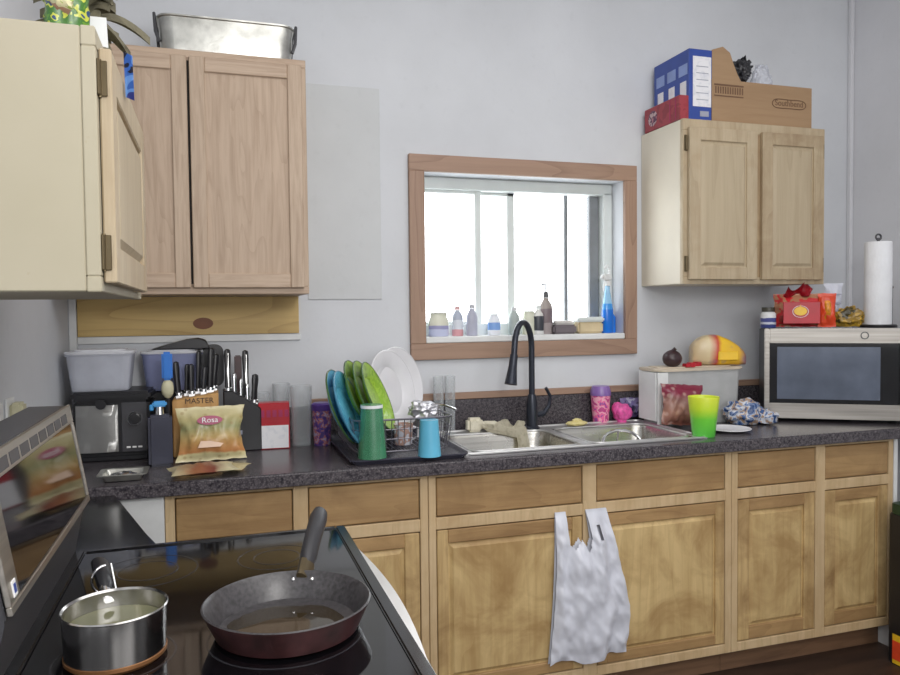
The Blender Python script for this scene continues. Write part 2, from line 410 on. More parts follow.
c.box(wx0 + .001, wx1 - .001, 0.09, 0.165, 1.918, wz1 - .001, 0.004).box(wx0 + .001, wx1 - .001, 0.1, 0.165, fz0 - .02, fz0 + 0.05, 0.004)
c.box(wx0 + .001, wx0 + 0.03, 0.09, 0.165, fz0, 1.93, 0.004).box(wx1 - 0.045, wx1 - .001, 0.09, 0.165, fz0, 1.93, 0.004)
wl(c).ob('window_frame', M['vinyl'], win)
c = MB(); c.box(1.575, 1.605, 0.118, 0.14, fz0 + .04, 1.925, 0.003).box(1.34, 1.352, 0.118, 0.14, fz0 + .04, 1.925, 0.003)
c.box(1.352, 1.575, 0.118, 0.14, fz0 + .04, fz0 + .06, 0.002).box(1.352, 1.575, 0.118, 0.14, 1.905, 1.925, 0.002)
wl(c).ob('sash', M['vinyl'], win)
c = MB(); c.box(1.735, 1.77, 0.142, 0.16, fz0 + .04, 1.925, 0.003).box(1.605, 1.77, 0.142, 0.16, 1.905, 1.925, 0.002)
wl(c).ob('sash', M['vinyl'], win)
c = MB(); c.box(2.015, 2.032, 0.142, 0.16, fz0 + .04, 1.925, 0.003)
wl(c).ob('mullion', M['greyvinyl'], win)
c = MB(); c.box(2.135, 2.182, 0.13, 0.162, fz0 + .04, 1.925, 0.003)
wl(c).ob('side_track', M['greyvinyl'], win)
c = MB(); c.box(1.34, 2.18, 0.149, 0.152, fz0 + .03, 1.93)
wl(c).ob('glass_pane', glassy('window_glass', (240, 244, 246), 0.03, 0.02), win)

# ================================================================== CABINETS
def face_door(parent, x0, x1, z0, z1, y, fr=0.055, th=0.019, mf='base', mp='basep', mx_rail='basex', raised=True, toprail=None, name='door', lab=None):
    """framed door facing -Y, back at y; returns door"""
    tr = toprail or fr; yf = y - th
    d = MB(); d.box(x0, x0 + fr, yf, y, z0, z1, 0.0025, 0).box(x1 - fr, x1, yf, y, z0, z1, 0.0025, 0)
    d.box(x0 + fr, x1 - fr, yf + .0004, y, z1 - tr, z1, 0.0025, 1).box(x0 + fr, x1 - fr, yf + .0004, y, z0, z0 + fr, 0.0025, 1)
    o = d.ob(name, [M[mf], M[mx_rail]], parent)
    if lab: o['label'] = lab
    p = MB(); a, b2, c0, c1 = x0 + fr - .002, x1 - fr + .002, z0 + fr - .002, z1 - tr + .002
    p.box(a, b2, y - th + 0.009, y - .003, c0, c1)
    if raised:
        e = 0.02
        bb = bmesh.new()
        vo = [bb.verts.new(q) for q in ((a + .008, y - th + .009, c0 + .008), (b2 - .008, y - th + .009, c0 + .008), (b2 - .008, y - th + .009, c1 - .008), (a + .008, y - th + .009, c1 - .008))]
        vi = [bb.verts.new(q) for q in ((a + e, y - th + .001, c0 + e), (b2 - e, y - th + .001, c0 + e), (b2 - e, y - th + .001, c1 - e), (a + e, y - th + .001, c1 - e))]
        bb.faces.new(vi[::-1])
        for i in range(4): bb.faces.new((vo[i], vo[(i + 1) % 4], vi[(i + 1) % 4], vi[i]))
        p.merge(bb, 0, ang=8)
    p.ob('door_panel', M[mp], o)
    return o
def rel(o, loc):  # put children geometry (built in world coords) under an empty at loc
    for ch in o.children: ch.matrix_parent_inverse = Matrix.Translation(loc).inverted()

def base_unit(x0, x1, bays, label, skirt=True):
    cx = (x0 + x1) / 2; loc = (cx, -0.3, 0)
    t = thing('base_cabinet', label, 'cabinet', loc)
    b = MB(); b.box(x0, x0 + .016, -0.59, -0.01, 0.10, 0.865).box(x1 - .016, x1, -0.59, -0.01, 0.10, 0.865)
    b.box(x0 + .016, x1 - .016, -0.58, -0.01, 0.10, 0.116).box(x0 + .016, x1 - .016, -0.025, -0.01, 0.116, 0.865)
    b.ob('carcass', M['basefr'], t)
    f = MB(); yf0, yf1 = -0.61, -0.59
    xs = [x0] + [v for bay in bays for v in bay] + [x1]
    for i in range(0, len(xs), 2): f.box(xs[i], xs[i + 1], yf0, yf1, 0.10, 0.872, 0.002, 0)
    for a, c in bays:
        f.box(a, c, yf0 + .0005, yf1, 0.857, 0.872, 0, 1); f.box(a, c, yf0 + .0005, yf1, 0.682, 0.722, 0.002, 1); f.box(a, c, yf0 + .0005, yf1, 0.10, 0.135, 0.002, 1)
    f.ob('face_frame', [M['basefr'], M['basefr']], t)
    for a, c in bays:
        MB().box(a + .003, c - .003, -0.608, -0.592, 0.726, 0.853, 0.003).ob('drawer_front', M['basex'], t)
        face_door(t, a + .003, c - .003, 0.139, 0.678, -0.590, fr=0.05 if c - a < .45 else .038, toprail=0.045, raised=True)
    k = MB(); k.box(x0, x1, -0.545, -0.53, 0, 0.10, 0.001, 0).ob('toe_kick', M['toe'], t)
    rel(t, loc); return t
base_unit(0.341, 1.146, [(0.368, 0.712), (0.758, 1.119)], 'golden wood base cabinet behind the stove, left end of the counter run')
base_unit(1.148, 2.328, [(1.173, 1.709), (1.762, 2.301)], 'wide golden wood base cabinet below the double sink, carrier bag on front')
base_unit(2.330, 3.112, [(2.357, 2.721), (2.767, 3.088)], 'golden wood base cabinet with two narrow doors beneath the microwave')
# white filler in the open corner, under the worktop
tag(MB().box(0.165, 0.3395, -0.622, -0.606, 0.0, 0.868, 0.001).ob('filler_panel', M['white']), 'white painted panel under the worktop in the corner beside stove', 'panel')
tag(MB().box(3.114, 3.132, -0.612, -0.03, 0.0, 0.868, 0.001).ob('end_panel', M['white']), 'narrow white end panel closing the cabinets at the right end', 'panel')

# worktop
wt = thing('worktop', 'dark speckled granite look worktop with the sink let into it', 'worktop', (1.7, -0.3, 0.876))
c = MB(); zt0, zt1 = 0.876, 0.914; sx0, sx1, sy0, sy1 = 1.295, 2.235, -0.568, -0.112
c.box(0.002, sx0, -0.645, -0.022, zt0, zt1, 0.0).box(sx1, XR - .004, -0.645, -0.022, zt0, zt1).box(sx0, sx1, sy1, -0.022, zt0, zt1).box(sx0, sx1, -0.645, sy0, zt0, zt1)
c.box(0.002, XR - .004, -0.652, -0.645, zt0 - .004, zt1 - 0.002, 0.003)
c.ob('slab', M['granite'], wt)
MB().box(0.002, XR - .004, -0.022, -0.002, zt0, 1.036, 0.002).ob('backsplash', M['granite'], wt)
MB().box(0.842, XR - .004, -0.026, -0.002, 1.037, 1.064, 0.002).ob('backsplash_cap', M['casing'], wt)
rel(wt, (1.7, -0.3, 0.876))
# black piece with a slanted edge filling the corner
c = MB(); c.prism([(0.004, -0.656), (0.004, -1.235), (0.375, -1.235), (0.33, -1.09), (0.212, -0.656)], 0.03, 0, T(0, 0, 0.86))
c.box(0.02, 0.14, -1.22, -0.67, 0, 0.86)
tag(c.ob('corner_infill', M['blackenamel']), 'black corner shelf with slanted edge between stove and worktop', 'infill')

# upper cabinet on the back wall (left)
loc = (0.405, -0.16, 1.466)
t = thing('wall_cabinet', 'pinkish oak wall cabinet with two doors, roasting pan on top', 'cabinet', loc)
MB().box(0.002, 0.808, -0.30, -0.002, 1.466, 2.267, 0.002).ob('carcass', M['oakx'], t)
f = MB(); f.box(0.002, 0.808, -0.32, -0.3005, 2.24, 2.267, 0.002, 1).box(0.002, 0.808, -0.32, -0.3005, 1.466, 1.492, 0.002, 1)
f.box(0.002, 0.04, -0.32, -0.3005, 1.492, 2.24, 0.002, 0).box(0.40, 0.445, -0.32, -0.3005, 1.492, 2.24, 0.002, 0).box(0.78, 0.808, -0.32, -0.3005, 1.492, 2.24, 0.002, 0)
f.ob('face_frame', [M['oak'], M['oakx']], t)
MB().box(0.4215, 0.4285, -0.3225, -0.3205, 1.50, 2.232).ob('door_gap_shade', M['gapshade'], t)  # dark strip over the frame, painted shade between the two doors
face_door(t, 0.03, 0.421, 1.487, 2.243, -0.321, fr=0.048, mf='oak', mp='oakp', mx_rail='oakx', raised=False)
face_door(t, 0.429, 0.792, 1.487, 2.243, -0.321, fr=0.048, mf='oak', mp='oakp', mx_rail='oakx', raised=False)
rel(t, loc)
# raw board under it
c = MB(); c.box(0.028, 0.803, -0.020, -0.0005, 1.323, 1.4645, 0.001)
c.lathe([(0, 0), (.036, 0), (.036, .001), (0, .0012)], 20, 1, T(0.452, -0.0201, 1.365) @ FRONT, 1, 0.6)
tag(c.ob('mounting_board', [M['board'], M['knot']]), 'raw pine board with dark knot on the wall under oak cabinet', 'board')

# upper cabinet right
loc = (2.68, -0.16, 1.503)
t = thing('wall_cabinet', 'pale maple wall cabinet right of window, boxes on top', 'cabinet', loc)
MB().box(2.322, 3.038, -0.295, -0.002, 1.503, 2.173, 0.002).ob('carcass', mat('cream_window_lit', (222, 214, 196), .55, var=.03, scale=4), t)  # cream made lighter so the colour carries the window light
f = MB(); f.box(2.320, 3.039, -0.315, -0.2955, 2.128, 2.174, 0.002, 0).box(2.320, 3.039, -0.315, -0.2955, 1.502, 1.532, 0.002, 0)
f.box(2.320, 2.352, -0.315, -0.2955, 1.532, 2.128, 0.002, 0).box(2.66, 2.71, -0.315, -0.2955, 1.532, 2.128, 0.002, 1).box(2.995, 3.039, -0.315, -0.2955, 1.532, 2.128, 0.002, 0)
f.ob('face_frame', [M['pale'], M['dirty']], t)
for a, c2, hx, mm_ in ((2.340, 2.672, 2.333, 'pale'), (2.698, 3.016, 3.022, 'paled')):
    d = face_door(t, a, c2, 1.520, 2.138, -0.316, fr=0.052, mf=mm_, mp='palep', mx_rail=mm_)
    for hz in (1.585, 2.075):
        MB().box(hx - .008, hx + .008, -0.322, -0.3165, hz - .032, hz + .032, 0.002).cyl((hx, -.3235, hz - .03), (hx, -.3235, hz + .03), .004, n=8).ob('hinge', M['brass'], t)
rel(t, loc)

# short cabinet over the stove (left wall)
loc = (0.16, -1.30, 1.438)
t = thing('wall_cabinet', 'cream sided wall cabinet over the stove, door facing right', 'cabinet', loc)
c = MB(); c.box(0.002, 0.30, -1.655, -0.98, 1.438, 1.85, 0.002).ob('carcass', M['cream'], t)
f = MB(); f.box(0.3005, 0.322, -1.6555, -0.98, 1.82, 1.851, 0.002).box(0.3005, 0.322, -1.6555, -0.98, 1.437, 1.462, 0.002).box(0.3005, 0.322, -1.6555, -1.62, 1.462, 1.82, 0.002).box(0.3005, 0.322, -1.03, -0.98, 1.462, 1.82, 0.002)
f.ob('face_frame', M['cream'], t)
rel(t, loc)
d0 = len(t.children)
# door built facing -Y then turned to face +X
dd = thing('door_tmp', '', '', (0, 0, 0)); 
do = face_door(dd, 0, 0.575, 0, 0.372, 0, fr=0.06, mf='pale', mp='palep', mx_rail='pale')
do.parent = t; do.matrix_parent_inverse = Matrix.Translation(loc).inverted()
do.matrix_local = Matrix.Translation((0.3235, -1.635, 1.452)) @ RZ(R(90)); 
do.location = (0.3235 , -1.635, 1.452); do.rotation_euler = (0, 0, R(90))
bpy.data.objects.remove(dd)
for hz in (1.50, 1.775):
    MB().box(0.3225, 0.336, -1.640, -1.6365, hz - .028, hz + .028, 0.001).box(0.3225, 0.327, -1.652, -1.640, hz - .028, hz + .028, 0.001).cyl((.3245, -1.639, hz - .03), (.3245, -1.639, hz + .03), .0035, n=8).ob('hinge', M['brass'], t).matrix_parent_inverse = Matrix.Translation(loc).inverted()
MB().box(0.3222, 0.3232, -1.632, -1.062, 1.455, 1.822).ob('door_gap_shade', M['gapshade'], t).matrix_parent_inverse = Matrix.Translation(loc).inverted()  # dark sheet behind the door in place of shade around its edge

# ================================================================== SINK + FAUCET
SX = [(1.325, 1.745), (1.785, 2.205)]
loc = (1.765, -0.34, 0.914)
t = thing('double_sink', 'stainless steel double bowl sink set in the dark worktop', 'sink', loc)
def rrect(x0, x1, y0, y1, r, n=5):
    P = []
    for cx_, cy_, a0 in ((x1 - r, y1 - r, 0), (x0 + r, y1 - r, 90), (x0 + r, y0 + r, 180), (x1 - r, y0 + r, 270)):
        for i in range(n + 1):
            a = R(a0 + 90 * i / n); P.append((cx_ + r * math.cos(a), cy_ + r * math.sin(a)))
    return P
rim = MB(); Z = 0.9145; e = 0.0035
X0, X1, Y0, Y1 = 1.285, 2.245, -0.578, -0.102; by0, by1 = -0.545, -0.19
for a in ((X0, SX[0][0], Y0, Y1), (SX[0][1], SX[1][0], by0, by1), (SX[1][1], X1, Y0, Y1), (SX[0][0], SX[1][1], Y0, by0), (SX[0][0], SX[1][1], by1, Y1)):
    rim.box(a[0], a[1], a[2], a[3], Z, Z + e, 0)
rim.tube([(x, y, Z + e) for x, y in rrect(X0, X1, Y0, Y1, 0.03)], 0.005, 8, closed=True)
for a, b_ in SX: rim.tube([(x, y, Z + e) for x, y in rrect(a, b_, by0, by1, 0.05)], 0.004, 8, closed=True)
rim.ob('rim', mat('satin_steel_rim', (206, 206, 206), .38, 0.85, var=.03), t)
for a, b_ in SX:
    bw = MB(); bb = bmesh.new(); rings = []
    for ins, z, rr in ((-0.002, Z + e, .05), (0.006, Z - .01, .05), (0.014, Z - .11, .055), (0.04, Z - .165, .06), (0.10, Z - .175, .07)):
        rings.append([bb.verts.new((x, y, z)) for x, y in rrect(a + ins, b_ - ins, by0 + ins, by1 - ins, rr)])
    for A, B in zip(rings, rings[1:]):
        for i in range(len(A)): bb.faces.new((A[i], B[i], B[(i + 1) % len(A)], A[(i + 1) % len(A)]))
    bb.faces.new(rings[-1])
    # corner fillers between the square cut and the rounded bowl
    for (qx, qy, sx_, sy_) in ((a, by0, 1, 1), (b_, by0, -1, 1), (a, by1, 1, -1), (b_, by1, -1, -1)):
        c0 = bb.verts.new((qx, qy, Z + e)); arc = [bb.verts.new((qx + sx_ * (.05 - .05 * math.sin(R(q))), qy + sy_ * (.05 - .05 * math.cos(R(q))), Z + e)) for q in range(0, 91, 15)]
        for p_, q_ in zip(arc, arc[1:]): bb.faces.new((c0, p_, q_))
    bw.merge(bb, 0, ang=50); o = bw.ob('bowl', M['sink'], t)
    cx_ = (a + b_) / 2
    MB().lathe([(0, .001), (.03, .001), (.043, .004), (.043, .0), (0, 0)], 24, 0, T(cx_, -0.36, Z - .1745)).ob('drain', M['chrome'], o)
rel(t, loc)
# strainer basket / dish standing on edge in the right bowl
t = thing('strainer_ring', 'round chrome sink strainer standing in the right sink bowl', 'strainer', (2.03, -0.33, 0.745))
s = MB(); pts = [(0.085 * math.cos(a), 0.03 * math.sin(a) , 0.125 + 0.045 * math.sin(a)) for a in [2 * PI * i / 32 for i in range(32)]]
s.tube(pts, 0.006, 8, closed=True); s.tube([(0.06 * math.cos(a), 0.06 * math.sin(a), 0.006) for a in [2 * PI * i / 24 for i in range(24)]], .005, 8, closed=True)
for a in (0.4, 1.57, 2.74, 4.0, 5.4): s.cyl((0.06 * math.cos(a), .06 * math.sin(a), .006), (0.085 * math.cos(a), .03 * math.sin(a), .125 + .045 * math.sin(a)), .004, n=8)
s.ob('wire_basket', M['chrome'], t)
MB().lathe([(0, 0), (.055, 0), (.058, .012), (.05, .014), (0, .006)], 24).ob('cup', M['black'], t, loc=(0, 0, .002))

t = thing('kitchen_faucet', 'dark slate gooseneck pull down faucet behind the sink', 'faucet', (1.722, -0.145, 0.918))
f = MB(); f.lathe([(0, 0), (.031, 0), (.031, .006), (.024, .012), (.023, .10), (.019, .125), (.016, .14), (0, .14)], 24); f.ob('body', M['faucet'], t)
pts = [(0, 0, .13), (0, 0, .20), (0, 0, .33)]; rr_ = 0.068; dv = Vector((-0.80, -0.60, 0))
for i in range(1, 17):
    a = PI * i / 16 * 0.97; off = rr_ * (1 - math.cos(a)); pts.append((dv.x * off, dv.y * off, .33 + .105 * math.sin(a)))
q = Vector(pts[-1]); f = MB(); f.tube(pts + [tuple(q + Vector((-.003, -.002, -.03)))], 0.0125, 14); f.ob('gooseneck', M['faucet'], t)
q = q + Vector((-.003, -.002, -.03)); q2 = q + Vector((-.022, -.017, -.115))
f = MB(); f.cyl(q, q + (q2 - q) * .4, .0155, .017, 18).cyl(q + (q2 - q) * .4, q2, .017, .025, 18); f.ob('spray_head', M['faucet'], t)
h = MB(); h.cyl((.02, 0, .055), (.055, .003, .06), .013, .012, 16).tube([(.055, .003, .06), (.078, .003, .09), (.082, .0, .13), (.06, -.005, .165)], [.011, .009, .007, .007], 10); h.ob('lever_handle', M['faucet'], t)

# ================================================================== STOVE
SY0, SY1, SXB, SXF = -2.01, -1.262, 0.02, 0.764; CY0 = -1.885
loc = (0.4, -1.63, 0)
t = thing('electric_range', 'black glass top electric range with stainless back panel', 'stove', loc)
b = MB(); b.box(SXB, SXF - .03, SY0 + .004, SY1 - .004, 0.02, 0.893, 0.004); b.ob('body', M['blackenamel'], t)
b = MB(); b.box(0.2052, SXF, SY0, SY1, 0.893, 0.910, 0.004)
for a in ((0.205, 0.228, SY0, SY1), (SXF - .022, SXF, SY0, SY1), (0.228, SXF - .022, SY1 - .016, SY1), (0.228, SXF - .022, SY0, SY0 + .016)):
    b.box(a[0], a[1], a[2], a[3], 0.9095, 0.9165, 0.003, seg=2)
b.ob('cooktop_frame', M['blackenamel'], t)
MB().box(0.229, SXF - .023, SY0 + .017, SY1 - .017, 0.9102, 0.9135, 0.001).ob('glass_top', M['blackglass'], t)
ringm = mat('burner_print', (44, 44, 48), 0.12)
for bx_, by_, br in ((0.585, -1.80, .115), (0.345, -1.80, .082), (0.36, -1.43, .09), (0.60, -1.43, .075)):
    k = MB()
    for r_ in (br, br * .6): k.lathe([(r_ - .0015, .9136), (r_ - .0015, .9139), (r_ + .0015, .9139), (r_ + .0015, .9136), (r_ - .0015, .9136)], 48)
    k.ob('burner_ring', ringm, t, loc=(bx_, by_, 0))
# oven door, bowed stainless top edge and handle
b = MB(); poly = [(SXF - .032, SY0 + .01)] + [(SXF + .002 + .030 * math.sin(PI * (i / 14)), SY0 + .01 + (SY1 - SY0 - .02) * i / 14) for i in range(15)] + [(SXF - .032, SY1 - .01)]
b.prism(poly, 0.03, 0, T(0, 0, 0.860), 0.003); b.ob('front_trim', mat('bright_trim', (226, 224, 222), .3, .5, var=.02), t)
b = MB(); b.box(SXF - .030, SXF + .004, SY0 + .01, SY1 - .01, 0.20, 0.858, 0.004, 0).box(SXF + .0035, SXF + .006, SY0 + .10, SY1 - .10, 0.36, 0.70, 0.001, 1)
od = b.ob('oven_door', [M['steelwarm'], M['blackglass']], t)
b = MB(); b.tube([(SXF + .006, SY0 + .06, .80), (SXF + .045, SY0 + .07, .81), (SXF + .05, -1.63, .81), (SXF + .045, SY1 - .07, .81), (SXF + .006, SY1 - .06, .80)], .011, 10); b.ob('oven_handle', M['steel'], od)
b = MB(); b.box(SXF - .030, SXF, SY0 + .01, SY1 - .01, 0.03, 0.19, 0.004); b.ob('bottom_drawer', M['steelwarm'], t)
# backguard: riser, slanted console
x1b, z1b, x1t, z1t, x0t = 0.232, 1.018, 0.199, 1.218, 0.130
XZ = Matrix(((1, 0, 0, 0), (0, 0, -1, 0), (0, 1, 0, 0), (0, 0, 0, 1)))   # (x,y)->(x,z), extrude toward -Y
prof = [(SXB + .1, 0.893), (0.2045, 0.893), (0.226, 1.006), (x1b - .002, z1b - .004), (x1t - .003, z1t - .001), (x0t, z1t), (SXB + .09, 1.16)]
b = MB(); b.prism(prof, SY1 - CY0 - .004, 0, T(0, SY1 - .002, 0) @ XZ, 0.002); b.ob('backguard', M['greyblack'], t)
dirv = Vector((x1t - x1b, 0, z1t - z1b)); L = dirv.length; dirv.normalize(); nrm = Vector((dirv.z, 0, -dirv.x))
def con(s0, s1, y0, y1, h0, h1, name, m_, bev=.001, parent=None):
    """box on the slanted face: s along the slope, h outward"""
    mx = Matrix.Translation((x1b, 0, z1b)) @ Matrix(((nrm.x, 0, dirv.x, 0), (0, 1, 0, 0), (nrm.z, 0, dirv.z, 0), (0, 0, 0, 1)))
    return MB().box(h0, h1, y0, y1, s0, s1, bev, 0, mx).ob(name, m_, parent or t)
yA, yB = CY0, SY1
cf = MB(); mx = Matrix.Translation((x1b, 0, z1b)) @ Matrix(((nrm.x, 0, dirv.x, 0), (0, 1, 0, 0), (nrm.z, 0, dirv.z, 0), (0, 0, 0, 1)))
for a in ((yA, yB, 0, .012), (yA, yB, L - .036, L), (yA, yA + .05, .012, L - .036), (yB - .008, yB, .012, L - .036)):
    cf.box(0, .007, a[0], a[1], a[2], a[3], .0015, 0, mx)
cf.ob('console_frame', M['steelwarm'], t)
con(.012, L - .036, yA + .05, yB - .008, .0, .004, 'console_glass', M['blackglass'])
cb = MB()
for i in range(8): cb.box(.007, .0075, yA + .07 + i * .063, yA + .12 + i * .063, L - .030, L - .012, .0008, 0, mx)
o_ = cb.ob('button_strip', M['greyblack'], t)
con(.018, .040, yA + .016, yA + .034, .007, .009, 'badge', M['wht'])
con(.023, .035, yA + .020, yA + .030, .009, .0095, 'badge_center', M['blue'], 0)
rel(t, loc)

# skillet
t = thing('frying_pan', 'maroon frying pan with speckled nonstick inside and oil, right on stove', 'frying pan', (0.589, -1.785, 0.914))
p = MB(); p.lathe([(0, 0), (.098, 0), (.108, .004), (.125, .040), (.1275, .046)], 56).ob('pan_outside', M['maroon'], t)
p = MB(); p.lathe([(.1275, .046), (.125, .0475), (.121, .044), (.104, .008), (.09, .0055), (0, .0055)], 56)
p.ob('pan_inside', M['nonstick'], t)
p = MB(); p.blob((-.005, -.005, .0065), (.088, .082, .0028), 0, 3, .10, 2, 4).ob('oil', M['oil'], t)
hd = Vector((0.112, 0.36, 0)).normalized()
def hp(d, z): return (hd.x * d, hd.y * d, z)
p = MB(); p.tube([hp(.118, .036), hp(.14, .042), hp(.160, .047)], [.008, .009, .010], 10, flat=1.6).ob('handle_bracket', M['brass'], t)
p = MB(); p.tube([hp(.152, .045), hp(.175, .055), hp(.22, .074), hp(.28, .092), hp(.305, .097), hp(.312, .096)], [.008, .013, .0135, .0145, .012, .004], 14, flat=1.25).ob('handle', mat('matte_black_grip', (40, 40, 44), 0.45), t)
p = MB()
for s in (-1, 1):
    q = Vector(hp(.118, .034)) + Vector((hd.y, -hd.x, 0)) * s * .016; p.blob(q, (.005, .005, .005), 0, 1, 0, 1, 2)
p.ob('rivet', M['chrome'], t)
# saucepan
t = thing('saucepan', 'small stainless saucepan of broth on the left of the stove', 'saucepan', (0.347, -1.80, 0.9145))
p = MB(); p.lathe([(0, 0), (.060, 0), (.067, .006), (.0692, .070), (.0715, .0722), (.070, .074), (.0675, .071), (.065, .008), (0, .004)], 56).ob('pan', M['pot'], t)
MB().lathe([(0, .0465), (.0662, .0465), (.0662, .048), (0, .048)], 40).ob('broth', M['broth'], t)
MB().lathe([(.0555, -.0004), (.0630, -.0004), (.0684, .005), (.0686, .010), (.0675, .0105), (.064, .004), (.0555, .0)], 56).ob('stained_base', M['copper'], t)
hd = Vector((-0.035, 0.14, 0)).normalized()
p = MB(); p.tube([hp(.066, .058), hp(.085, .062), hp(.105, .066)], [.006, .006, .008], 10, flat=1.5).ob('handle_bracket', M['chrome'], t)
p = MB(); p.tube([hp(.095, .064), hp(.11, .070), hp(.14, .078), hp(.17, .084), hp(.177, .084)], [.007, .0105, .012, .0115, .004], 12, flat=1.3).ob('handle', M['black'], t)
sd = Vector((hd.y, -hd.x, 0)); up_ = Vector((0, 0, 1))
p = MB(); base_ = Vector(hp(.085, .060)); p.tube([tuple(base_ + sd * -.020 * math.sin(a) - sd * .0 + up_ * (.022 - .022 * math.cos(a)) + hd * .01) for a in [PI * i / 10 for i in range(11)]], .002, 8)
p.tube([tuple(base_ + sd * .014 + hd * .012), tuple(base_ + sd * .012 + hd * .05 + up_ * .032)], .002, 8)
p.ob('wire_loop', M['chrome'], t)

# ================================================================== LEFT COUNTER GROUP
CT = 0.9145
t = thing('countertop_fryer', 'black countertop appliance with stainless front and round knob, left corner', 'appliance', (0.166, -0.17, CT), rotz=R(-3))
b = MB(); b.box(-.118, .118, -.095, .105, .018, .205, .012, seg=2).box(-.122, .122, -.10, .108, .203, .232, .008, seg=2).box(-.11, .11, -.085, .095, 0, .02, .004); b.ob('housing', M['black'], t)
b = MB(); b.sheet(lambda u, v: (-.108 + .128 * u, -.0965 - .010 * math.sin(PI * u) ** .6, .034 + .155 * v), 14, 4, .002).ob('front_panel', mat('satin_steel_panel', (196, 196, 194), .3, .65, var=.04), t)
b = MB(); b.box(.030, .110, -.1005, -.094, .030, .196, .003).ob('control_panel', M['greyblack'], t)
b = MB(); b.lathe([(0, 0), (.020, 0), (.018, .014), (0, .015)], 24, 0, T(.072, -.1005, .142) @ FRONT); kn = b.ob('knob', M['black'], t)
b = MB(); b.lathe([(.0205, 0), (.0235, 0), (.0235, .003), (.0205, .003), (.0205, 0)], 24, 0, T(.072, -.1005, .142) @ FRONT).ob('knob_ring', M['chrome'], kn)
b = MB(); b.lathe([(0, 0), (.016, 0), (.016, .010), (0, .010)], 20, 0, T(-.028, -.108, .193) @ FRONT).ob('lid_catch', M['black'], t)
b = MB()
for i in range(3): b.box(.045 + i * .018, .058 + i * .018, -.102, -.1, .044, .050, .001)
b.ob('button_marks', M['wht'], t)

def tub(name, label, cat, loc, w, d, h, mb_, ml, rotz=0, cols=None):
    t = thing(name, label, cat, loc, rotz)
    b = MB(); bb = bmesh.new(); rings = []
    for k, z in ((.86, 0.0), (.88, .004), (1.0, h), (1.04, h + .001), (1.04, h + .005), (.985, h + .005), (.86, .007)):
        rings.append([bb.verts.new((x, y, z)) for x, y in rrect(-w / 2 * k, w / 2 * k, -d / 2 * k, d / 2 * k, .028)])
    for A, B in zip(rings, rings[1:]):
        for i in range(len(A)): bb.faces.new((A[i], B[i], B[(i + 1) % len(A)], A[(i + 1) % len(A)]))
    bb.faces.new(rings[0]); bb.faces.new(rings[-1]); b.merge(bb, 0, ang=40); b.ob('tub', mb_, t)
    b = MB(); b.prism(rrect(-w / 2 * 1.06, w / 2 * 1.06, -d / 2 * 1.06, d / 2 * 1.06, .03), .008, 0, T(0, 0, h + .0055), .002)
    b.prism(rrect(-w / 2 * .8, w / 2 * .8, -d / 2 * .8, d / 2 * .8, .03), .006, 0, T(0, 0, h + .013), .002); b.ob('lid', ml, t)
    return t
tub('food_container', 'clear plastic food container on the black appliance, left one', 'container', (0.125, -0.175, CT + .2335), .20, .17, .118, M['frost'], M['lidf'])
t2 = thing('container_stand', 'black metal bread tin standing on end behind clear containers', 'tin', (0.36, -0.085, CT), 0)
MB().box(-.10, .105, -.035, .04, 0, .215, .006).ob('tin_body', M['black'], t2)
tub('food_container', 'blue tinted clear food container leaning over the knife block side', 'container', (0.345, -0.085, CT + .216), .20, .10, .125, M['bluefrost'], M['lidf'])
c = MB(); c.prism([(-.10, 0), (-.04, .018), (.02, .034), (.06, .038), (.085, .030), (.10, 0)], .09, 0, T(0, .045, 0) @ XZ, .003)
tag(c.ob('baking_sheet', M['black'], loc=(0.375, -0.085, CT + .216 + .1455)), 'black curved pan lid on top of the blue tinted container', 'lid')

# silver square tray
t = thing('foil_tray', 'small square silver foil tray near the worktop edge by the stove', 'tray', (0.226, -0.555, CT))
b = MB(); bb = bmesh.new(); rings = []
for k, z in ((.72, .002), (.84, .018), (1.0, .020), (1.0, .0225), (.80, .0215), (.68, .005)):
    rings.append([bb.verts.new((x, y, z)) for x, y in rrect(-.068 * k, .068 * k, -.055 * k, .055 * k, .01)])
for A, B in zip(rings, rings[1:]):
    for i in range(len(A)): bb.faces.new((A[i], B[i], B[(i + 1) % len(A)], A[(i + 1) % len(A)]))
bb.faces.new(rings[0]); bb.faces.new(rings[-1]); b.merge(bb, 0, ang=25); b.ob('tray', M['alu'], t)
b = MB(); b.blob((0, 0, .012), (.035, .028, .010), 0, 5, .35, 3); b.ob('crumpled_foil', M['chrome'], t)

# dark soap bottle with blue pump
t = thing('soap_bottle', 'dark navy rectangular bottle with blue top in front of knife block', 'bottle', (0.318, -0.385, CT), R(6))
b = MB(); b.box(-.036, .036, -.024, .024, 0, .165, .008, seg=2).ob('bottle', M['darknavy'], t)
b = MB(); b.cyl((0, 0, .163), (0, 0, .19), .013, .011).ob('collar', M['chrome'], t)
b = MB(); b.box(-.022, .022, -.012, .012, .19, .208, .005, seg=2).box(-.03, -.018, -.006, .006, .178, .198, .003).ob('pump_top', M['cyan'], t)

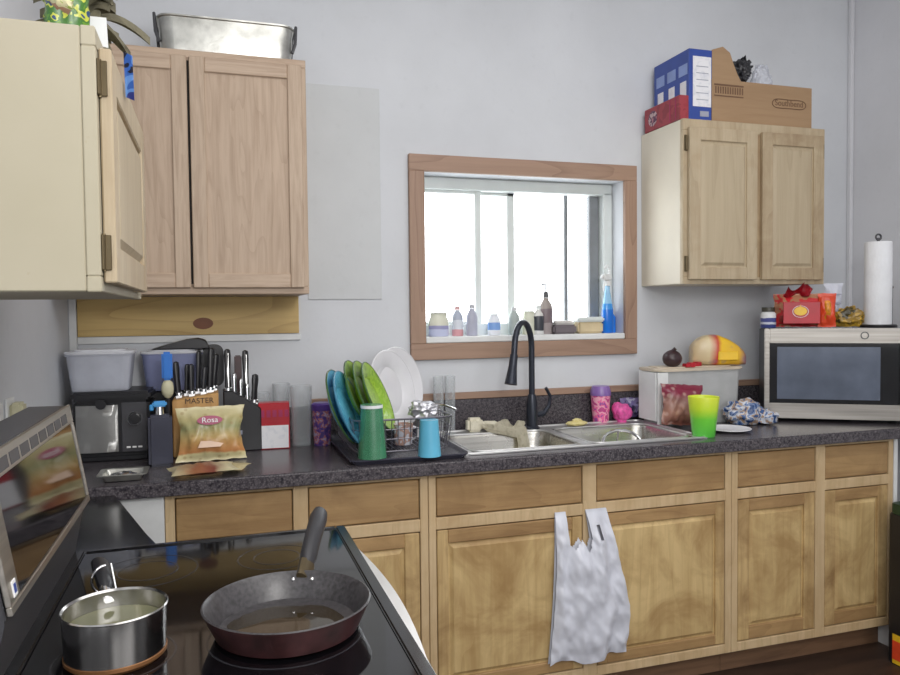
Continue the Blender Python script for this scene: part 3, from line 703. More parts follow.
# knife blocks
t = thing('knife_block', 'light wood knife block filled with black handled knives', 'knife block', (0.425, -0.20, CT), R(0))
b = MB(); b.prism([(-.075, 0), (.075, 0), (.075, .215), (-.075, .195)], .13, 0, T(0, .06, 0) @ XZ, .004)
b.ob('block', M['knifeblock'], t)
b = MB(); b.text('MASTER', .026, 0, T(.012, -.0712, .190) @ RX(R(90))).ob('block_lettering', M['text_dark'], t)
slots = [(-.055, -.02, .115, .011, -4), (-.03, .01, .10, .010, 2), (-.012, -.035, .10, .0105, 0), (.008, .02, .14, .011, 2), (.026, -.03, .085, .010, 5), (.048, -.005, .145, .013, 3), (.06, .035, .12, .012, 6), (-.06, .04, .09, .010, -5)]
knife_lab = ['black handled kitchen knife at the left end of the wooden block', 'black handled kitchen knife, second row left in wooden block', 'black knife with steel rivets at front of wooden block', 'tall black knife rising from middle of wooden block', 'short black steak knife at the front right of wooden block', 'tallest black handled knife at the right of wooden block', 'black handled knife behind the tallest one in wooden block', 'small black knife at back left corner of wooden block']
def knife(lab, x, y, z, hl, r, lean, mh, rivets=True, group=None, capm=None, flat=.65):
    t = thing('kitchen_knife', lab, 'knife', (x, y, z), 0, group, rot=(R(-6), R(lean), 0))
    MB().box(-r * .9, r * .9, -.0015, .0015, -.07, .012, 0).ob('blade', M['steel'], t)
    h = MB(); h.tube([(0, 0, .006), (0, 0, .014), (0, 0, hl * .5), (0, 0, hl * .85), (0, 0, hl), (0, 0, hl + .004)], [r * .85, r, r * .9, r * 1.1, r * .95, r * .4], 12, flat=flat); h.ob('handle', mh, t)
    MB().cyl((0, 0, .001), (0, 0, .010), r * 1.05, n=12).ob('bolster', M['chrome'], t)
    if capm: MB().box(-r * .35, r * .35, -r * .72, -r * .5, .012, hl * .93, .001).ob('steel_spine', M['steelv'], t)
for (dx, dy, hl, r, ln), lb in zip(slots, knife_lab):
    knife(lb, 0.425 + dx, -0.20 + dy, CT + .212 + dx * .13, hl, r, ln, M['black'], group='knives in the wooden block')
t = thing('knife_block', 'black knife block holding steel handled knives beside red box', 'knife block', (0.578, -0.17, CT))
b = MB(); b.prism([(-.062, 0), (.066, 0), (.066, .15), (-.03, .215), (-.062, .215)], .11, 0, T(0, .055, 0) @ XZ, .004).ob('block', M['black'], t)
b = MB(); b.box(-.045, -.0, -.057, -.055, .06, .075, .001).ob('block_badge', M['greyprint'], t)
ks = [(-.045, -.02, .145, .013, 0), (-.022, -.028, .085, .008, 0), (.0, -.028, .08, .008, 0), (.022, -.028, .075, .008, 0), (.018, .01, .17, .013, 0), (.045, .02, .10, .014, 4)]
kl = ['steel backed knife at the left of the black block', 'small steel handled steak knife, first of the three in a row', 'small steel handled steak knife, middle of the three in a row', 'small steel handled steak knife, last of the three in a row', 'tallest steel backed knife at the right of black block', 'wide black handled knife at right end of black block']
for (dx, dy, hl, r, ln), lb in zip(ks, kl):
    zz = CT + (.212 if dx < -.03 else .212 - (dx + .03) * .67)
    small = hl < .09
    knife(lb, 0.578 + dx, -0.17 + dy, zz - (.02 if small else 0), hl + (.0 if small else 0), r, ln, M['chrome'] if small else M['black'], group='knives in the black block', capm=not small and hl > .12)
t = thing('cleaver', 'brown wooden handled knife between the steel backed knives', 'knife', (0.570, -0.14, CT + .20))
MB().box(-.013, .013, -.006, .006, 0, .135, .004, seg=2).ob('handle', M['maroon'], t)
MB().box(-.012, .012, -.001, .001, -.05, .0, 0).ob('blade', M['steel'], t)
# spatula behind
t = thing('spatula', 'black slotted spatula standing behind the knife block', 'spatula', (0.487, -0.09, CT))
b = MB(); b.tube([(0, 0, .0), (0, 0, .25)], .006, 8).ob('handle', M['black'], t)
b = MB(); b.prism(rrect(-.04, .035, .22, .375, .03), .004, 0, XZ @ T(0, 0, -.002), .001).ob('blade', M['black'], t)
# blue brush
t = thing('dish_brush', 'bright blue topped brush standing between appliance and knife block', 'brush', (0.337, -0.27, CT))
b = MB(); b.tube([(0, 0, 0), (0, 0, .20)], .008, 8).ob('handle', M['black'], t)
b = MB(); b.blob((0, 0, .235), (.020, .016, .032), 0, 2, .1).ob('bristles', M['creamplug'], t)
b = MB(); b.box(-.017, .017, -.012, .012, .265, .36, .007, seg=2).ob('blue_head', M['bluefoam'], t)

# chip bags
chip = bands('chip_bag_film', [(0.0, (222, 212, 168)), (0.13, (214, 202, 150)), (0.16, (196, 132, 80)), (0.34, (190, 150, 92)), (0.42, (196, 168, 110)), (0.6, (156, 156, 110)), (0.78, (190, 178, 126)), (0.93, (214, 204, 160))], 2, 0.3, 0.12, 22, interp='LINEAR', speck=((150, 110, 60), 45, 0.4))
t = thing('chip_bag', 'tan snack bag with dark pink oval logo leaning on knife block', 'snack bag', (0.475, -0.375, CT + .004), R(4), rot=(R(-14), 0, R(4)))
MB().pillow(.225, .178, .07, wr=.007, seed=2, pinch=.16).ob('bag', chip, t)
lg = MB(); lg.lathe([(0, 0), (.040, 0), (.040, .0015), (0, .002)], 28, 0, T(-.005, -.0400, .128) @ FRONT, 1, .38).ob('logo_oval', M['magenta'], t)
lg = MB(); lg.text('Rosa', .024, 0, T(-.005, -.0424, .128) @ RX(R(90)), squash=1.1).ob('logo_lettering', M['wht'], t)
lg = MB(); lg.prism([(-.045, 0), (.025, 0), (.035, .010), (-.005, .020), (-.035, .022)], .001, 0, T(0, -.0405, .040) @ FRONT).ob('white_flash', mat('pale_print', (226, 190, 160), .4), t)
t = thing('chip_bag', 'flattened open snack bag lying under the upright one', 'snack bag', (0.44, -0.525, CT + .021), rot=(R(90), 0, R(10)))
MB().pillow(.20, .13, .028, wr=.005, seed=9, nu=20, nv=16).ob('bag', bands('open_bag_film', [(0, (200, 190, 150)), (.35, (150, 96, 66)), (.6, (120, 60, 50)), (.8, (206, 198, 160))], 0, .3, .3, 16, interp='LINEAR'), t, loc=(0, 0, 0))
t = thing('paper_pouch', 'small tan pouch tucked under the right end of snack bags', 'pouch', (0.555, -0.50, CT + .012), rot=(R(90), 0, R(-20)))
MB().pillow(.085, .10, .018, wr=.004, seed=12, nu=14, nv=14).ob('pouch', mat('tan_paper', (186, 172, 128), .5, var=.12), t)

# red carton
t = thing('tea_box', 'red carton with white front panel beside the black knife block', 'box', (0.69, -0.19, CT), R(-4))
b = MB(); b.box(-.054, .054, -.03, .03, 0, .165, .002).ob('carton', M['red'], t)
b = MB(); b.box(-.047, .050, -.0315, -.0305, .004, .085, .0).ob('white_panel', M['whiteprint'], t)
b = MB()
for i in range(5): b.box(-.047 + i * .021, -.033 + i * .021, -.0318, -.0308, .115, .14, 0)
b.ob('print', M['magenta'], t)
def tumbler(name, label, cat, loc, r0, r1, h, m_, inverted=False, wall=.003, group=None, n=32):
    t = thing(name, label, cat, loc, 0, group)
    pr_ = [(0, 0), (r0, 0), (r1, h), (r1 - wall * .5, h + .001), (r1 - wall, h), (r0 - wall, .006), (0, .006)]
    if inverted: pr_ = [(r, h - z) for r, z in pr_]
    MB().lathe(pr_, n).ob('cup', m_, t); return t
def glass_at(lab, x, y, r0, r1, h, m_=None, **k):
    tt = tumbler('drinking_glass', lab, 'glass', (x, y, CT), r0, r1, h, m_ or M['clear'], **k); return tt
glass_at('short clear glass behind the red carton, nearest knives', 0.655, -0.085, .026, .031, .19)
glass_at('clear ribbed glass with pale rim rising behind the red carton', 0.725, -0.09, .026, .033, .222)
glass_at('tall clear glass standing alone between carton and purple cup', 0.79, -0.165, .034, .041, .218)
t = thing('printed_cup', 'purple cup with orange printed picture beside tall clear glass', 'cup', (0.862, -0.19, CT))
MB().lathe([(0, 0), (.03, 0), (.036, .125), (.0355, .128), (0, .128)], 28).ob('cup', M['purpprint'], t)
MB().lathe([(0, .1285), (.038, .1285), (.0385, .150), (.03, .156), (0, .156)], 28).ob('lid', M['purple'], t)

# ================================================================== DISH RACK
t = thing('drain_tray', 'dark drain tray under the wire dish rack left of sink', 'tray', (1.09, -0.36, CT))
b = MB(); P0 = rrect(-.20, .20, -.265, .275, .03); bb = bmesh.new()
rings = [[bb.verts.new((x * k, y * k, z)) for x, y in P0] for k, z in ((.95, 0), (1, .014), (1, .018), (.985, .018), (.94, .006))]
for A, B in zip(rings, rings[1:]):
    for i in range(len(A)): bb.faces.new((A[i], B[i], B[(i + 1) % len(A)], A[(i + 1) % len(A)]))
bb.faces.new(rings[0]); bb.faces.new(rings[-1]); b.merge(bb); b.ob('tray', M['tray'], t)
t = thing('dish_rack', 'chrome wire dish rack holding plates and cups', 'dish rack', (1.075, -0.385, CT + .019))
x0, x1, y0, y1, zb, zt = -.16, .165, -.20, .27, .012, .118
def outl(k, z): return [(x * k, y * k, z) for x, y in rrect(x0, x1, y0, y1, .04)]
b = MB(); b.tube(outl(1.03, zt), .0035, 8, closed=True); b.tube(outl(1.0, zt * .72), .0018, 6, closed=True); b.tube(outl(.985, zt * .45), .0018, 6, closed=True); b.tube(outl(.96, zb), .003, 8, closed=True)
b.ob('rim_wires', M['wire'], t)
b = MB()
for i in range(15):
    u = -.145 + .29 * i / 14; b.tube([(u * 1.03, y0 * 1.03, zt), (u * .97, y0 * .965, zb), (u * .97, y1 * .965, zb), (u * 1.03, y1 * 1.03, zt)], .0016, 6)
for i in range(15):
    u = -.175 + .345 * i / 14; b.tube([(x0 * 1.03, u * 1.03, zt), (x0 * .965, u * .97, zb)], .0016, 6).tube([(x1 * 1.03, u * 1.03, zt), (x1 * .965, u * .97, zb)], .0016, 6)
b.ob('basket_wires', M['wire'], t)
b = MB()
for sx_ in (-.12, .12):
    for sy_ in (-.15, .15): b.tube([(sx_ - .02, sy_, zb), (sx_ - .015, sy_, .002), (sx_ + .015, sy_, .002), (sx_ + .02, sy_, zb)], .003, 6)
b.ob('feet', M['wire'], t)
def plate(label, c, nrm_, r, m_, rim=None, group=None, name='dinner_plate', flat=False, depth=.02, roll=0):
    t = thing(name, label, 'plate', c, 0, group)
    q = Vector(nrm_).normalized().to_track_quat('Z', 'Y'); t.rotation_euler = q.to_euler()
    MB().lathe([(0, .0), (r * .62, 0), (r * .68, depth * .35), (r * .97, depth), (r, depth + .002), (r * .99, depth + .004), (r * .95, depth + .003), (r * .66, depth * .35 + .004), (r * .6, .004), (0, .004)], 48).ob('plate_body', m_, t)
    MB().lathe([(r * .985, depth - .001), (r * 1.012, depth), (r * 1.015, depth + .004), (r * .99, depth + .0055), (r * .985, depth - .001)], 48).ob('rim', rim or m_, t)
    return t
gp = 'plates standing in the wire rack'
plate('front blue patterned plate at the left end of the rack', (0.898, -0.495, CT + .162), (.90, -.40, .38), .130, M['bluepl'], mat('blue_rim', (70, 130, 160), .3), gp)
plate('blue patterned plate directly behind the front blue one', (0.876, -0.485, CT + .166), (.90, -.40, .38), .130, M['bluepl'], M['plrim'], gp)
plate('leftmost lime green plate behind the blue plates', (0.950, -0.405, CT + .194), (.90, -.40, .42), .127, M['greenpl'], M['plrim'], gp)
plate('middle lime green plate in the rack', (0.980, -0.402, CT + .192), (.90, -.40, .42), .127, M['greenpl'], M['plrim'], gp)
plate('rightmost lime green plate next to the white plates', (1.010, -0.400, CT + .186), (.90, -.40, .42), .127, M['greenpl'], M['plrim'], gp)
plate('front white plate standing beside the lime plates', (1.112, -0.195, CT + .190), (.70, -.69, .22), .150, M['whitepl'], None, gp)
plate('back white plate standing nearest the window wall', (1.150, -0.145, CT + .196), (.64, -.74, .16), .152, M['whitepl'], None, gp)
tumbler('tumbler', 'green translucent tumbler upside down at the rack front', 'cup', (0.968, -0.585, CT + .019), .034, .047, .17, M['greencup'], True)
tumbler('tumbler', 'sky blue plastic cup upside down at the right rack corner', 'cup', (1.152, -0.612, CT + .016), .030, .038, .118, M['skycup'], True)
MB().lathe([(.0305, .1695), (.0355, .1695), (.0362, .160), (.0350, .160), (.0305, .1690)], 32).ob('pale_base', M['whitepl'], bpy.data.objects['tumbler'])
glass_at('tall clear glass nearest the wall behind dish rack, left of pair', 1.345, -0.075, .020, .022, .225, group=None)
glass_at('tall clear glass nearest the wall behind dish rack, right of pair', 1.395, -0.07, .020, .022, .225)
c = MB(); c.blob((0, 0, 0), (.055, .05, .034), 0, 31, .45, 2.6, 4)
t = thing('foil_wrap', 'crumpled shiny foil on the right of the dish rack', 'foil', (1.205, -0.36, CT + .130)); c.ob('foil', mat('bright_foil', (200, 200, 206), .35, .8, bump=.6, bscale=90), t)
t = thing('ladle', 'steel ladle lying over the rack edge near the crumpled foil', 'ladle', (1.225, -0.40, CT + .150))
MB().tube([(-.02, .05, -.01), (0, 0, .005), (.03, -.06, .008), (.05, -.12, .0)], .004, 8).ob('handle', M['chrome'], t)
MB().lathe([(0, -.018), (.02, -.012), (.028, .0), (.026, 0), (.018, -.01), (0, -.015)], 20, 0, T(-.02, .05, 0)).ob('scoop', M['chrome'], t)
t = thing('coffee_mug', 'small clear mug among the wires inside the dish rack', 'mug', (1.10, -0.47, CT + .034))
MB().lathe([(0, 0), (.03, 0), (.034, .07), (.031, .07), (.028, .005), (0, .005)], 24).ob('body', patches('mug_print', [(180, 180, 190), (170, 136, 124), (200, 200, 208)], 30, .3, 0), t)
MB().tube([(.032, 0, .058), (.052, 0, .052), (.052, 0, .022), (.031, 0, .014)], .004, 8).ob('handle', M['whitepl'], t)

# ================================================================== SINK SURROUND
t = thing('dish_rag', 'cream knitted rag draped over the back edge of the left bowl', 'cloth', (1.592, -0.178, 0.919))
def rag(u, v):
    x = -.09 + .18 * u + .01 * math.sin(9 * v); y = .055 - .11 * v
    z = .016 + .016 * noise.noise(Vector((u * 6, v * 6, 1))) + .012 * math.sin(14 * u + 4 * v) + .010 * math.sin(PI * u)
    if v > .62:
        k = (v - .62) / .38; z = z * (1 - k) - .06 * k; y = .055 - .11 * .62 - .040 * math.sin(PI * k * .5); kk = min(1, k * 2.5); x = x * (1 - .72 * kk) + .055 * kk
    return (x, y - .0, max(z, .003) if v <= .62 else z)
MB().sheet(rag, 40, 40, .006).ob('knit', M['rag'], t)
c = MB(); c.box(-.032, .032, -.022, .022, 0, .055, .010, seg=2).blob((.06, .005, .022), (.05, .02, .016), 0, 4, .3, 3)
tag(c.ob('scrub_sponge', M['rag'], loc=(1.475, -0.135, 0.919)), 'cream scrubbing sponge at the left end of the knitted rag', 'sponge')
c = MB(); c.blob((0, 0, .010), (.048, .028, .010), 0, 6, .25, 3, floor_=0).blob((0, 0, .018), (.022, .016, .012), 0, 8, .3, 3)
tag(c.ob('yellow_sponge', M['sponge'], loc=(1.925, -0.145, 0.919)), 'flat yellow sponge behind the sink, right of the faucet', 'sponge')
t = thing('printed_cup', 'pink and purple printed cup with lid by the backsplash', 'cup', (2.075, -0.075, CT))
MB().lathe([(0, 0), (.034, 0), (.042, .115), (.0415, .117), (0, .117)], 28).ob('cup', M['pinkprint'], t)
MB().lathe([(0, .1175), (.044, .1175), (.044, .135), (.036, .158), (0, .158)], 28).ob('lid', glassy('purple_lid', (140, 104, 180), .8, .3), t)
c = MB()
for i in range(9):
    a = i * 2.4; c.blob((.018 * math.cos(a), .016 * math.sin(a), .045 + .012 * math.sin(i * 1.9)), (.028, .022, .030), 0, i, .3, 4, 2, floor_=0)
c.lathe([(0, 0), (.02, 0), (.02, .02), (0, .02)], 12)
tag(c.ob('shower_puff', M['pink'], loc=(2.155, -0.115, CT)), 'hot pink ruffled scrubbing puff next to the printed cup', 'scrubber')
c = MB(); c.pillow(.13, .085, .06, wr=.010, seed=5, nu=18, nv=14, fs=26)
tag(c.ob('purple_bag', M['darkpurple'], loc=(2.250, -0.060, CT + .012), rot=(R(-8), 0, R(-8))), 'crinkled dark purple plastic bag left of the storage bin', 'bag')

# storage bin
loc = (2.45, -0.185, CT)
t = thing('storage_bin', 'milky storage bin with beige lid between sink and microwave', 'storage bin', loc)
b = MB(); bb = bmesh.new(); rings = []
for k, z in ((.93, 0), (.95, .006), (1, .225), (1.0, .225), (.985, .225), (.935, .008)):
    rings.append([bb.verts.new((x * k, y * k, z)) for x, y in rrect(-.212, .20, -.078, .062, .022)])
for A, B in zip(rings, rings[1:]):
    for i in range(len(A)): bb.faces.new((A[i], B[i], B[(i + 1) % len(A)], A[(i + 1) % len(A)]))
bb.faces.new(rings[0]); bb.faces.new(rings[-1]); b.merge(bb, ang=40); b.ob('tub', M['bin'], t)
b = MB(); b.prism(rrect(-.222, .212, -.088, .072, .028), .012, 0, T(0, 0, .2256), .003).prism(rrect(-.185, .17, -.06, .05, .02), .004, 0, T(0, 0, .2376), .001); b.ob('lid', M['binlid'], t)
b = MB(); b.box(-.218, -.168, -.0865, -.079, .008, .222, .002).box(-.222, -.214, -.075, .055, .02, .222, .002); b.ob('end_label', M['white'], t)
# bread on it
brd = bands('bread_bag_print', [(0, (196, 172, 132)), (.28, (214, 196, 156)), (.42, (196, 60, 50)), (.50, (238, 194, 40)), (.86, (226, 176, 50)), (1, (150, 110, 110))], 0, .28, .12, 14, interp='LINEAR', speck=((120, 96, 130), 22, .35))
t = thing('bread_loaf', 'bagged bread loaf with yellow and red wrapper on the storage bin', 'bread', (2.578, -0.20, CT + .2425), R(-20))
b = MB(); bb = bmesh.new(); rings = []; n_ = 28
for i in range(25):
    u = i / 24; x = -.115 + .23 * u; k = (math.sin(PI * min(1, max(0.0, .06 + .94 * u * .97))) ** .28) * (1 - .35 * u ** 2)
    rings.append([])
    for j in range(n_):
        a = 2 * PI * j / n_; rr2 = k * (1 + .05 * noise.noise(Vector((x * 30, math.cos(a) * 2, math.sin(a) * 2))))
        rings[-1].append(bb.verts.new((x, .058 * rr2 * math.copysign(abs(math.cos(a)) ** .7, math.cos(a)), .070 * k * .98 + .070 * rr2 * math.copysign(abs(math.sin(a)) ** .7, math.sin(a)))))
for A, B in zip(rings, rings[1:]):
    for i in range(n_): bb.faces.new((A[i], B[i], B[(i + 1) % n_], A[(i + 1) % n_]))
bb.faces.new(rings[0]); bb.faces.new(rings[-1]); b.merge(bb, ang=60); b.ob('wrapped_loaf', brd, t)
b = MB(); b.box(-.015, .070, -.0575, -.0505, .022, .060, .003).ob('yellow_label', M['yellow'], t)
c = MB(); c.blob((0, 0, .037), (.042, .038, .037), 0, 1, .04, 2).cyl((0, 0, .068), (.01, -.01, .08), .008)
tag(c.ob('dark_round_lid', mat('dark_brown_round', (52, 34, 38), .35), loc=(2.338, -0.215, CT + .239)), 'dark brown round jar cap on left end of the bin lid', 'lid')
c = MB()
for i in range(4): c.box(-.045 + i * .025, -.022 + i * .025, -.02 + .004 * i, .012 + .004 * i, 0, .016 + .004 * (i % 2), .003, 0, RZ(.1 * i))
tag(c.ob('red_packet', M['red'], loc=(2.425, -0.235, CT + .239)), 'small red packet lying on the bin lid before the bread', 'packet')

bb_ = bands('brown_bag_print', [(0, (110, 60, 50)), (.3, (168, 120, 104)), (.62, (140, 100, 92)), (.74, (124, 34, 58)), (1, (120, 40, 60))], 2, .3, .35, 20, interp='LINEAR', speck=((200, 170, 160), 30, .5))
t = thing('snack_bag', 'brown and maroon snack bag leaning on the storage bin', 'snack bag', (2.300, -0.345, CT + .014), rot=(R(-10), R(4), R(-6)))
MB().pillow(.19, .165, .075, wr=.010, seed=21, nu=22, nv=22, fs=24).ob('bag', bb_, t)
# lime cup
gcup = bands('green_yellow_gradient', [(0, (84, 196, 70)), (.45, (110, 206, 60)), (.7, (190, 222, 50)), (1, (214, 226, 60))], 2, .3, .05, 8, interp='LINEAR')
t = thing('lime_cup', 'bright lime and green plastic cup at the worktop edge', 'cup', (2.262, -0.532, CT))
MB().lathe([(0, 0), (.040, 0), (.042, .004), (.058, .150), (.0575, .152), (.055, .150), (.039, .006), (0, .006)], 36).ob('cup', gcup, t)
# plate + bread bag
t = thing('side_plate', 'small white plate lying flat behind the lime cup', 'plate', (2.425, -0.47, CT))
MB().lathe([(0, .0), (.05, 0), (.085, .012), (.084, .014), (.05, .004), (0, .004)], 36).ob('plate_body', M['whitepl'], t)
b2 = patches('blue_white_bread_print', [(44, 72, 120), (110, 130, 170), (196, 200, 210), (176, 150, 130), (60, 90, 140)], 34, .25, .4)
t = thing('bread_bag', 'blue and white bread bag slumped left of the microwave', 'bread', (2.60, -0.345, CT))
MB().blob((0, 0, .050), (.085, .06, .056), 0, 11, .25, 2.2, 4, floor_=.002).blob((.085, -.03, .03), (.05, .04, .032), 0, 15, .4, 3, 3, floor_=.002).ob('bag', b2, t)

# ================================================================== MICROWAVE
ang = R(-33); mwx, mwy = 2.735, -0.305
loc = (mwx, mwy, CT)
t = thing('microwave_oven', 'large stainless microwave with dark glass door at right end', 'microwave', loc, ang)
Wm, Dm, Hm = .60, .27, .398
b = MB(); b.box(.012, Wm, .018, Dm, .016, Hm - .004, .004, seg=2).ob('housing', M['greyblack'], t)
b = MB()
for fx in (.05, Wm - .05):
    for fy in (.05, Dm - .05): b.cyl((fx, fy, 0), (fx, fy, .017), .014)
b.ob('feet', M['black'], t)
b = MB(); d0, d1 = 0, .47
for a in ((0, .020, .016, Hm), (.020, Wm, .016, .080), (.020, Wm, Hm - .062, Hm)):
    b.box(a[0], a[1], 0, .0175, a[2], a[3], .003, seg=2)
dr = b.ob('door', steel('dull_stainless', (158, 154, 148), .34), t)
b = MB(); b.box(.020, .515, .003, .0172, .0805, Hm - .0625, .001).ob('door_glass', M['blackglass'], dr)
b = MB(); b.box(.050, .445, .0005, .0028, .098, Hm - .078, .001).ob('window_mesh', mat('smoky_window', (88, 96, 112), .12, var=.10, scale=9), dr)
b = MB(); b.box(.516, Wm - .001, .0, .0172, .0805, Hm - .0625, .002).ob('control_panel', M['black'], t)
cp = MB()
for i in range(3):
    for j in range(4): cp.box(.524 + i * .024, .542 + i * .024, -.0015, -.0003, .10 + j * .03, .12 + j * .03, .0005)
cp.ob('keypad', M['greyblack'], t)
b = MB(); b.box(.524, .592, -.0012, -.0003, .25, .285, .0).ob('display', M['navy'], t)
b = MB(); b.lathe([(.012, 0), (.016, 0), (.016, .0012), (.012, .0012), (.012, 0)], 20, 0, T(.385, -.0003, Hm - .03) @ FRONT).ob('logo', M['greyblack'], t)
MT = CT + Hm + .001
def on_mw(u, v):   # point on the microwave roof, u along the front, v back
    return (mwx + u * math.cos(ang) - v * math.sin(ang), mwy + u * math.sin(ang) + v * math.cos(ang), MT)
t = thing('vitamin_jar', 'white and blue jar with dark lid on microwave left corner', 'jar', on_mw(.026, .09))
MB().lathe([(0, 0), (.03, 0), (.032, .004), (.032, .062), (.024, .070), (0, .070)], 24).ob('jar', bands('jar_label', [(0, (60, 70, 130)), (.22, (206, 210, 226)), (.36, (70, 76, 140)), (.62, (228, 230, 232)), (1, (228, 230, 232))], 2, .3, .1, 30), t)
MB().lathe([(0, .0705), (.027, .0705), (.027, .09), (0, .09)], 24).ob('lid', mat('dark_olive', (60, 58, 48), .4), t)
rb = patches('red_loaf_bag', [(150, 60, 50), (196, 50, 54), (176, 120, 90), (206, 40, 50)], 16, .3, .3)
t = thing('bread_bag', 'red bread bag with square red label on the microwave', 'bread', on_mw(.150, .12), ang)
MB().pillow(.205, .145, .10, wr=.008, seed=31, fs=18).ob('bag', rb, t, loc=(0, 0, .003))
b = MB(); b.box(-.068, .078, -.0640, -.056, .018, .112, .002).ob('red_label', M['red'], t)
b = MB(); b.lathe([(0, 0), (.026, 0), (.026, .001), (0, .001)], 24, 0, T(.0, -.0642, .072) @ FRONT, 1, .72); b.prism([(-.016, -.012), (.016, -.012), (.0, .03)], .0014, 0, T(0, -.0642, .07) @ FRONT); lo = b.ob('label_emblem', M['yellow'], t)
b = MB(); b.lathe([(.030, 0), (.032, 0), (.032, .001), (.030, .001), (.03, 0)], 24, 0, T(.0, -.0642, .070) @ FRONT, 1, .8).ob('emblem_ring', M['wht'], t)
b = MB(); b.sheet(lambda u, v: (-.06 + .1 * u + .02 * v, -.01 + .05 * (v - .5) * math.sin(9 * u), .135 + .045 * v * (1 - .4 * math.sin(7 * u))), 14, 6, .001).ob('gathered_neck', M['red'], t)
t = thing('sauce_packet', 'orange red upright packet beside the red bread bag', 'packet', on_mw(.262, .10), ang)
MB().pillow(.072, .145, .035, wr=.006, seed=41, nu=14, nv=20, fs=30).ob('packet', M['orange'], t, loc=(0, 0, .002))
MB().pillow(.035, .095, .034, wr=.004, seed=42, nu=10, nv=14).ob('yellow_print', mat('amber_print', (206, 130, 30), .35, var=.2, scale=60), t, loc=(0, -.007, .03))
t = thing('white_sheet', 'white folded plastic bag behind the orange packet', 'bag', on_mw(.300, .17), ang)
MB().pillow(.075, .19, .03, wr=.008, seed=45, nu=14, nv=20, fs=26).ob('bag', glassy('white_film', (214, 218, 232), .7, .3), t, loc=(0, 0, .002))
MB().box(-.02, .03, -.022, -.018, .14, .146, .001).box(-.01, .028, -.022, -.018, .10, .108, .001).ob('dark_print', M['greyprint'], t)
t = thing('gold_bag', 'crumpled olive and gold snack bag beside the paper towel', 'snack bag', on_mw(.356, .13), ang)
MB().blob((0, 0, .040), (.060, .038, .044), 0, 17, .38, 2.2, 4, floor_=.002).ob('bag', patches('olive_gold', [(60, 52, 22), (140, 110, 40), (190, 150, 50), (96, 80, 34)], 18, .3, .4), t)
t = thing('paper_towel_holder', 'white paper towel roll on an upright holder on microwave', 'paper towel', on_mw(.463, .12))
MB().lathe([(0, 0), (.072, 0), (.074, .006), (.07, .012), (0, .012)], 32).ob('base', M['black'], t)
MB().lathe([(.019, .0125), (.052, .0125), (.053, .016), (.053, .358), (.051, .362), (.019, .362), (.019, .0125)], 36).ob('paper_roll', M['paper'], t)
MB().cyl((0, 0, .012), (0, 0, .38), .006).tube([(.014 * math.cos(a), 0, .383 + .012 * math.sin(a)) for a in [2 * PI * i / 16 for i in range(16)]], .004, 8, closed=True).ob('post', M['greyblack'], t)
MB().tube([(.066, -.01, .010), (.066, -.01, .14), (.066, -.01, .17)], .0035, 8).blob((.066, -.01, .17), (.007, .007, .007), 0, 0, 0, 1, 2).ob('tension_arm', M['greyblack'], t)

# ================================================================== ON THE RIGHT CABINET
CZ = 2.1755
t = thing('cardboard_box', 'brown cardboard box with open flap on the right cabinet', 'cardboard box', (2.73, -0.17, CZ))
b = MB(); w_, d_, h_ = .255, .125, .175
for a in ((-w_, w_, -d_, -d_ + .004, 0), (-w_, w_, d_ - .004, d_, 0), (-w_, -w_ + .004, -d_ + .004, d_ - .004, 0), (w_ - .004, w_, -d_ + .004, d_ - .004, 0)): b.box(a[0], a[1], a[2], a[3], 0, h_)
b.box(-w_ + .004, w_ - .004, -d_ + .004, d_ - .004, 0, .004)
b.ob('box_body', M['card'], t)
b = MB(); b.prism([(-.253, .176), (-.253, .295), (-.20, .312), (-.165, .290), (-.145, .24), (-.125, .20), (-.11, .176)], .004, 0, T(0, -.118, 0) @ XZ)
b.ob('flap', M['card'], t)
b = MB(); b.box(-.245, -.10, -.1262, -.1253, .150, .157).box(-.245, -.10, -.1262, -.1253, .106, .111)
for i in range(12): b.box(-.24 + i * .012, -.234 + i * .012, -.1262, -.1253, .118, .146)
b.ob('bar_print', M['cardin'], t)
b = MB(); b.text('Southbend', .036, 0, T(.135, -.1255, .100) @ RX(R(90)), squash=.95)
pts = [(.135 + .088 * math.cos(a), -.1258, .098 + (.026 + .008 * math.cos(2 * a)) * math.sin(a)) for a in [2 * PI * i / 32 for i in range(32)]]
b.tube(pts, .0018, 6, closed=True); b.ob('oval_logo', M['cardin'], t)
c = MB(); c.sheet(lambda u, v: (-.07 + .15 * u, -.02 + .06 * v + .02 * noise.noise(Vector((u * 6, v * 6, 3))), .02 + .10 * (u ** 1.6) * (.55 + .45 * v) + .03 * noise.noise(Vector((u * 5, v * 5, 9))) + .01), 18, 12, .003)
c.blob((-.02, .0, .015), (.055, .035, .035), 0, 3, .35, 3, 4).blob((.04, .0, .05), (.045, .03, .045), 0, 8, .45, 3, 4)
tag(c.ob('black_bag', mat('black_film', (38, 38, 42), .3, bump=.4), loc=(2.655, -0.20, CZ + .205)), 'crumpled black plastic sticking out of the cardboard box', 'bag')
t = thing('clear_bag', 'crinkled clear plastic rising from the open cardboard box', 'bag', (2.80, -0.20, CZ + .17))
MB().blob((0, 0, .05), (.045, .035, .065), 0, 23, .35, 2.6, 4).ob('film', M['frost'], t)
t = thing('carton', 'tall blue carton with white label on the right cabinet', 'box', (2.425, -0.165, CZ))
b = MB(); b.box(-.058, .054, -.125, .13, 0, .292, .002).ob('carton_body', M['blue'], t)
b = MB(); b.box(-.040, .048, -.1265, -.1255, .058, .262).ob('front_label', M['whiteprint'], t)
b = MB()
for i in range(6): b.box(-.024, .034, -.1272, -.1266, .085 + i * .027, .088 + i * .027)
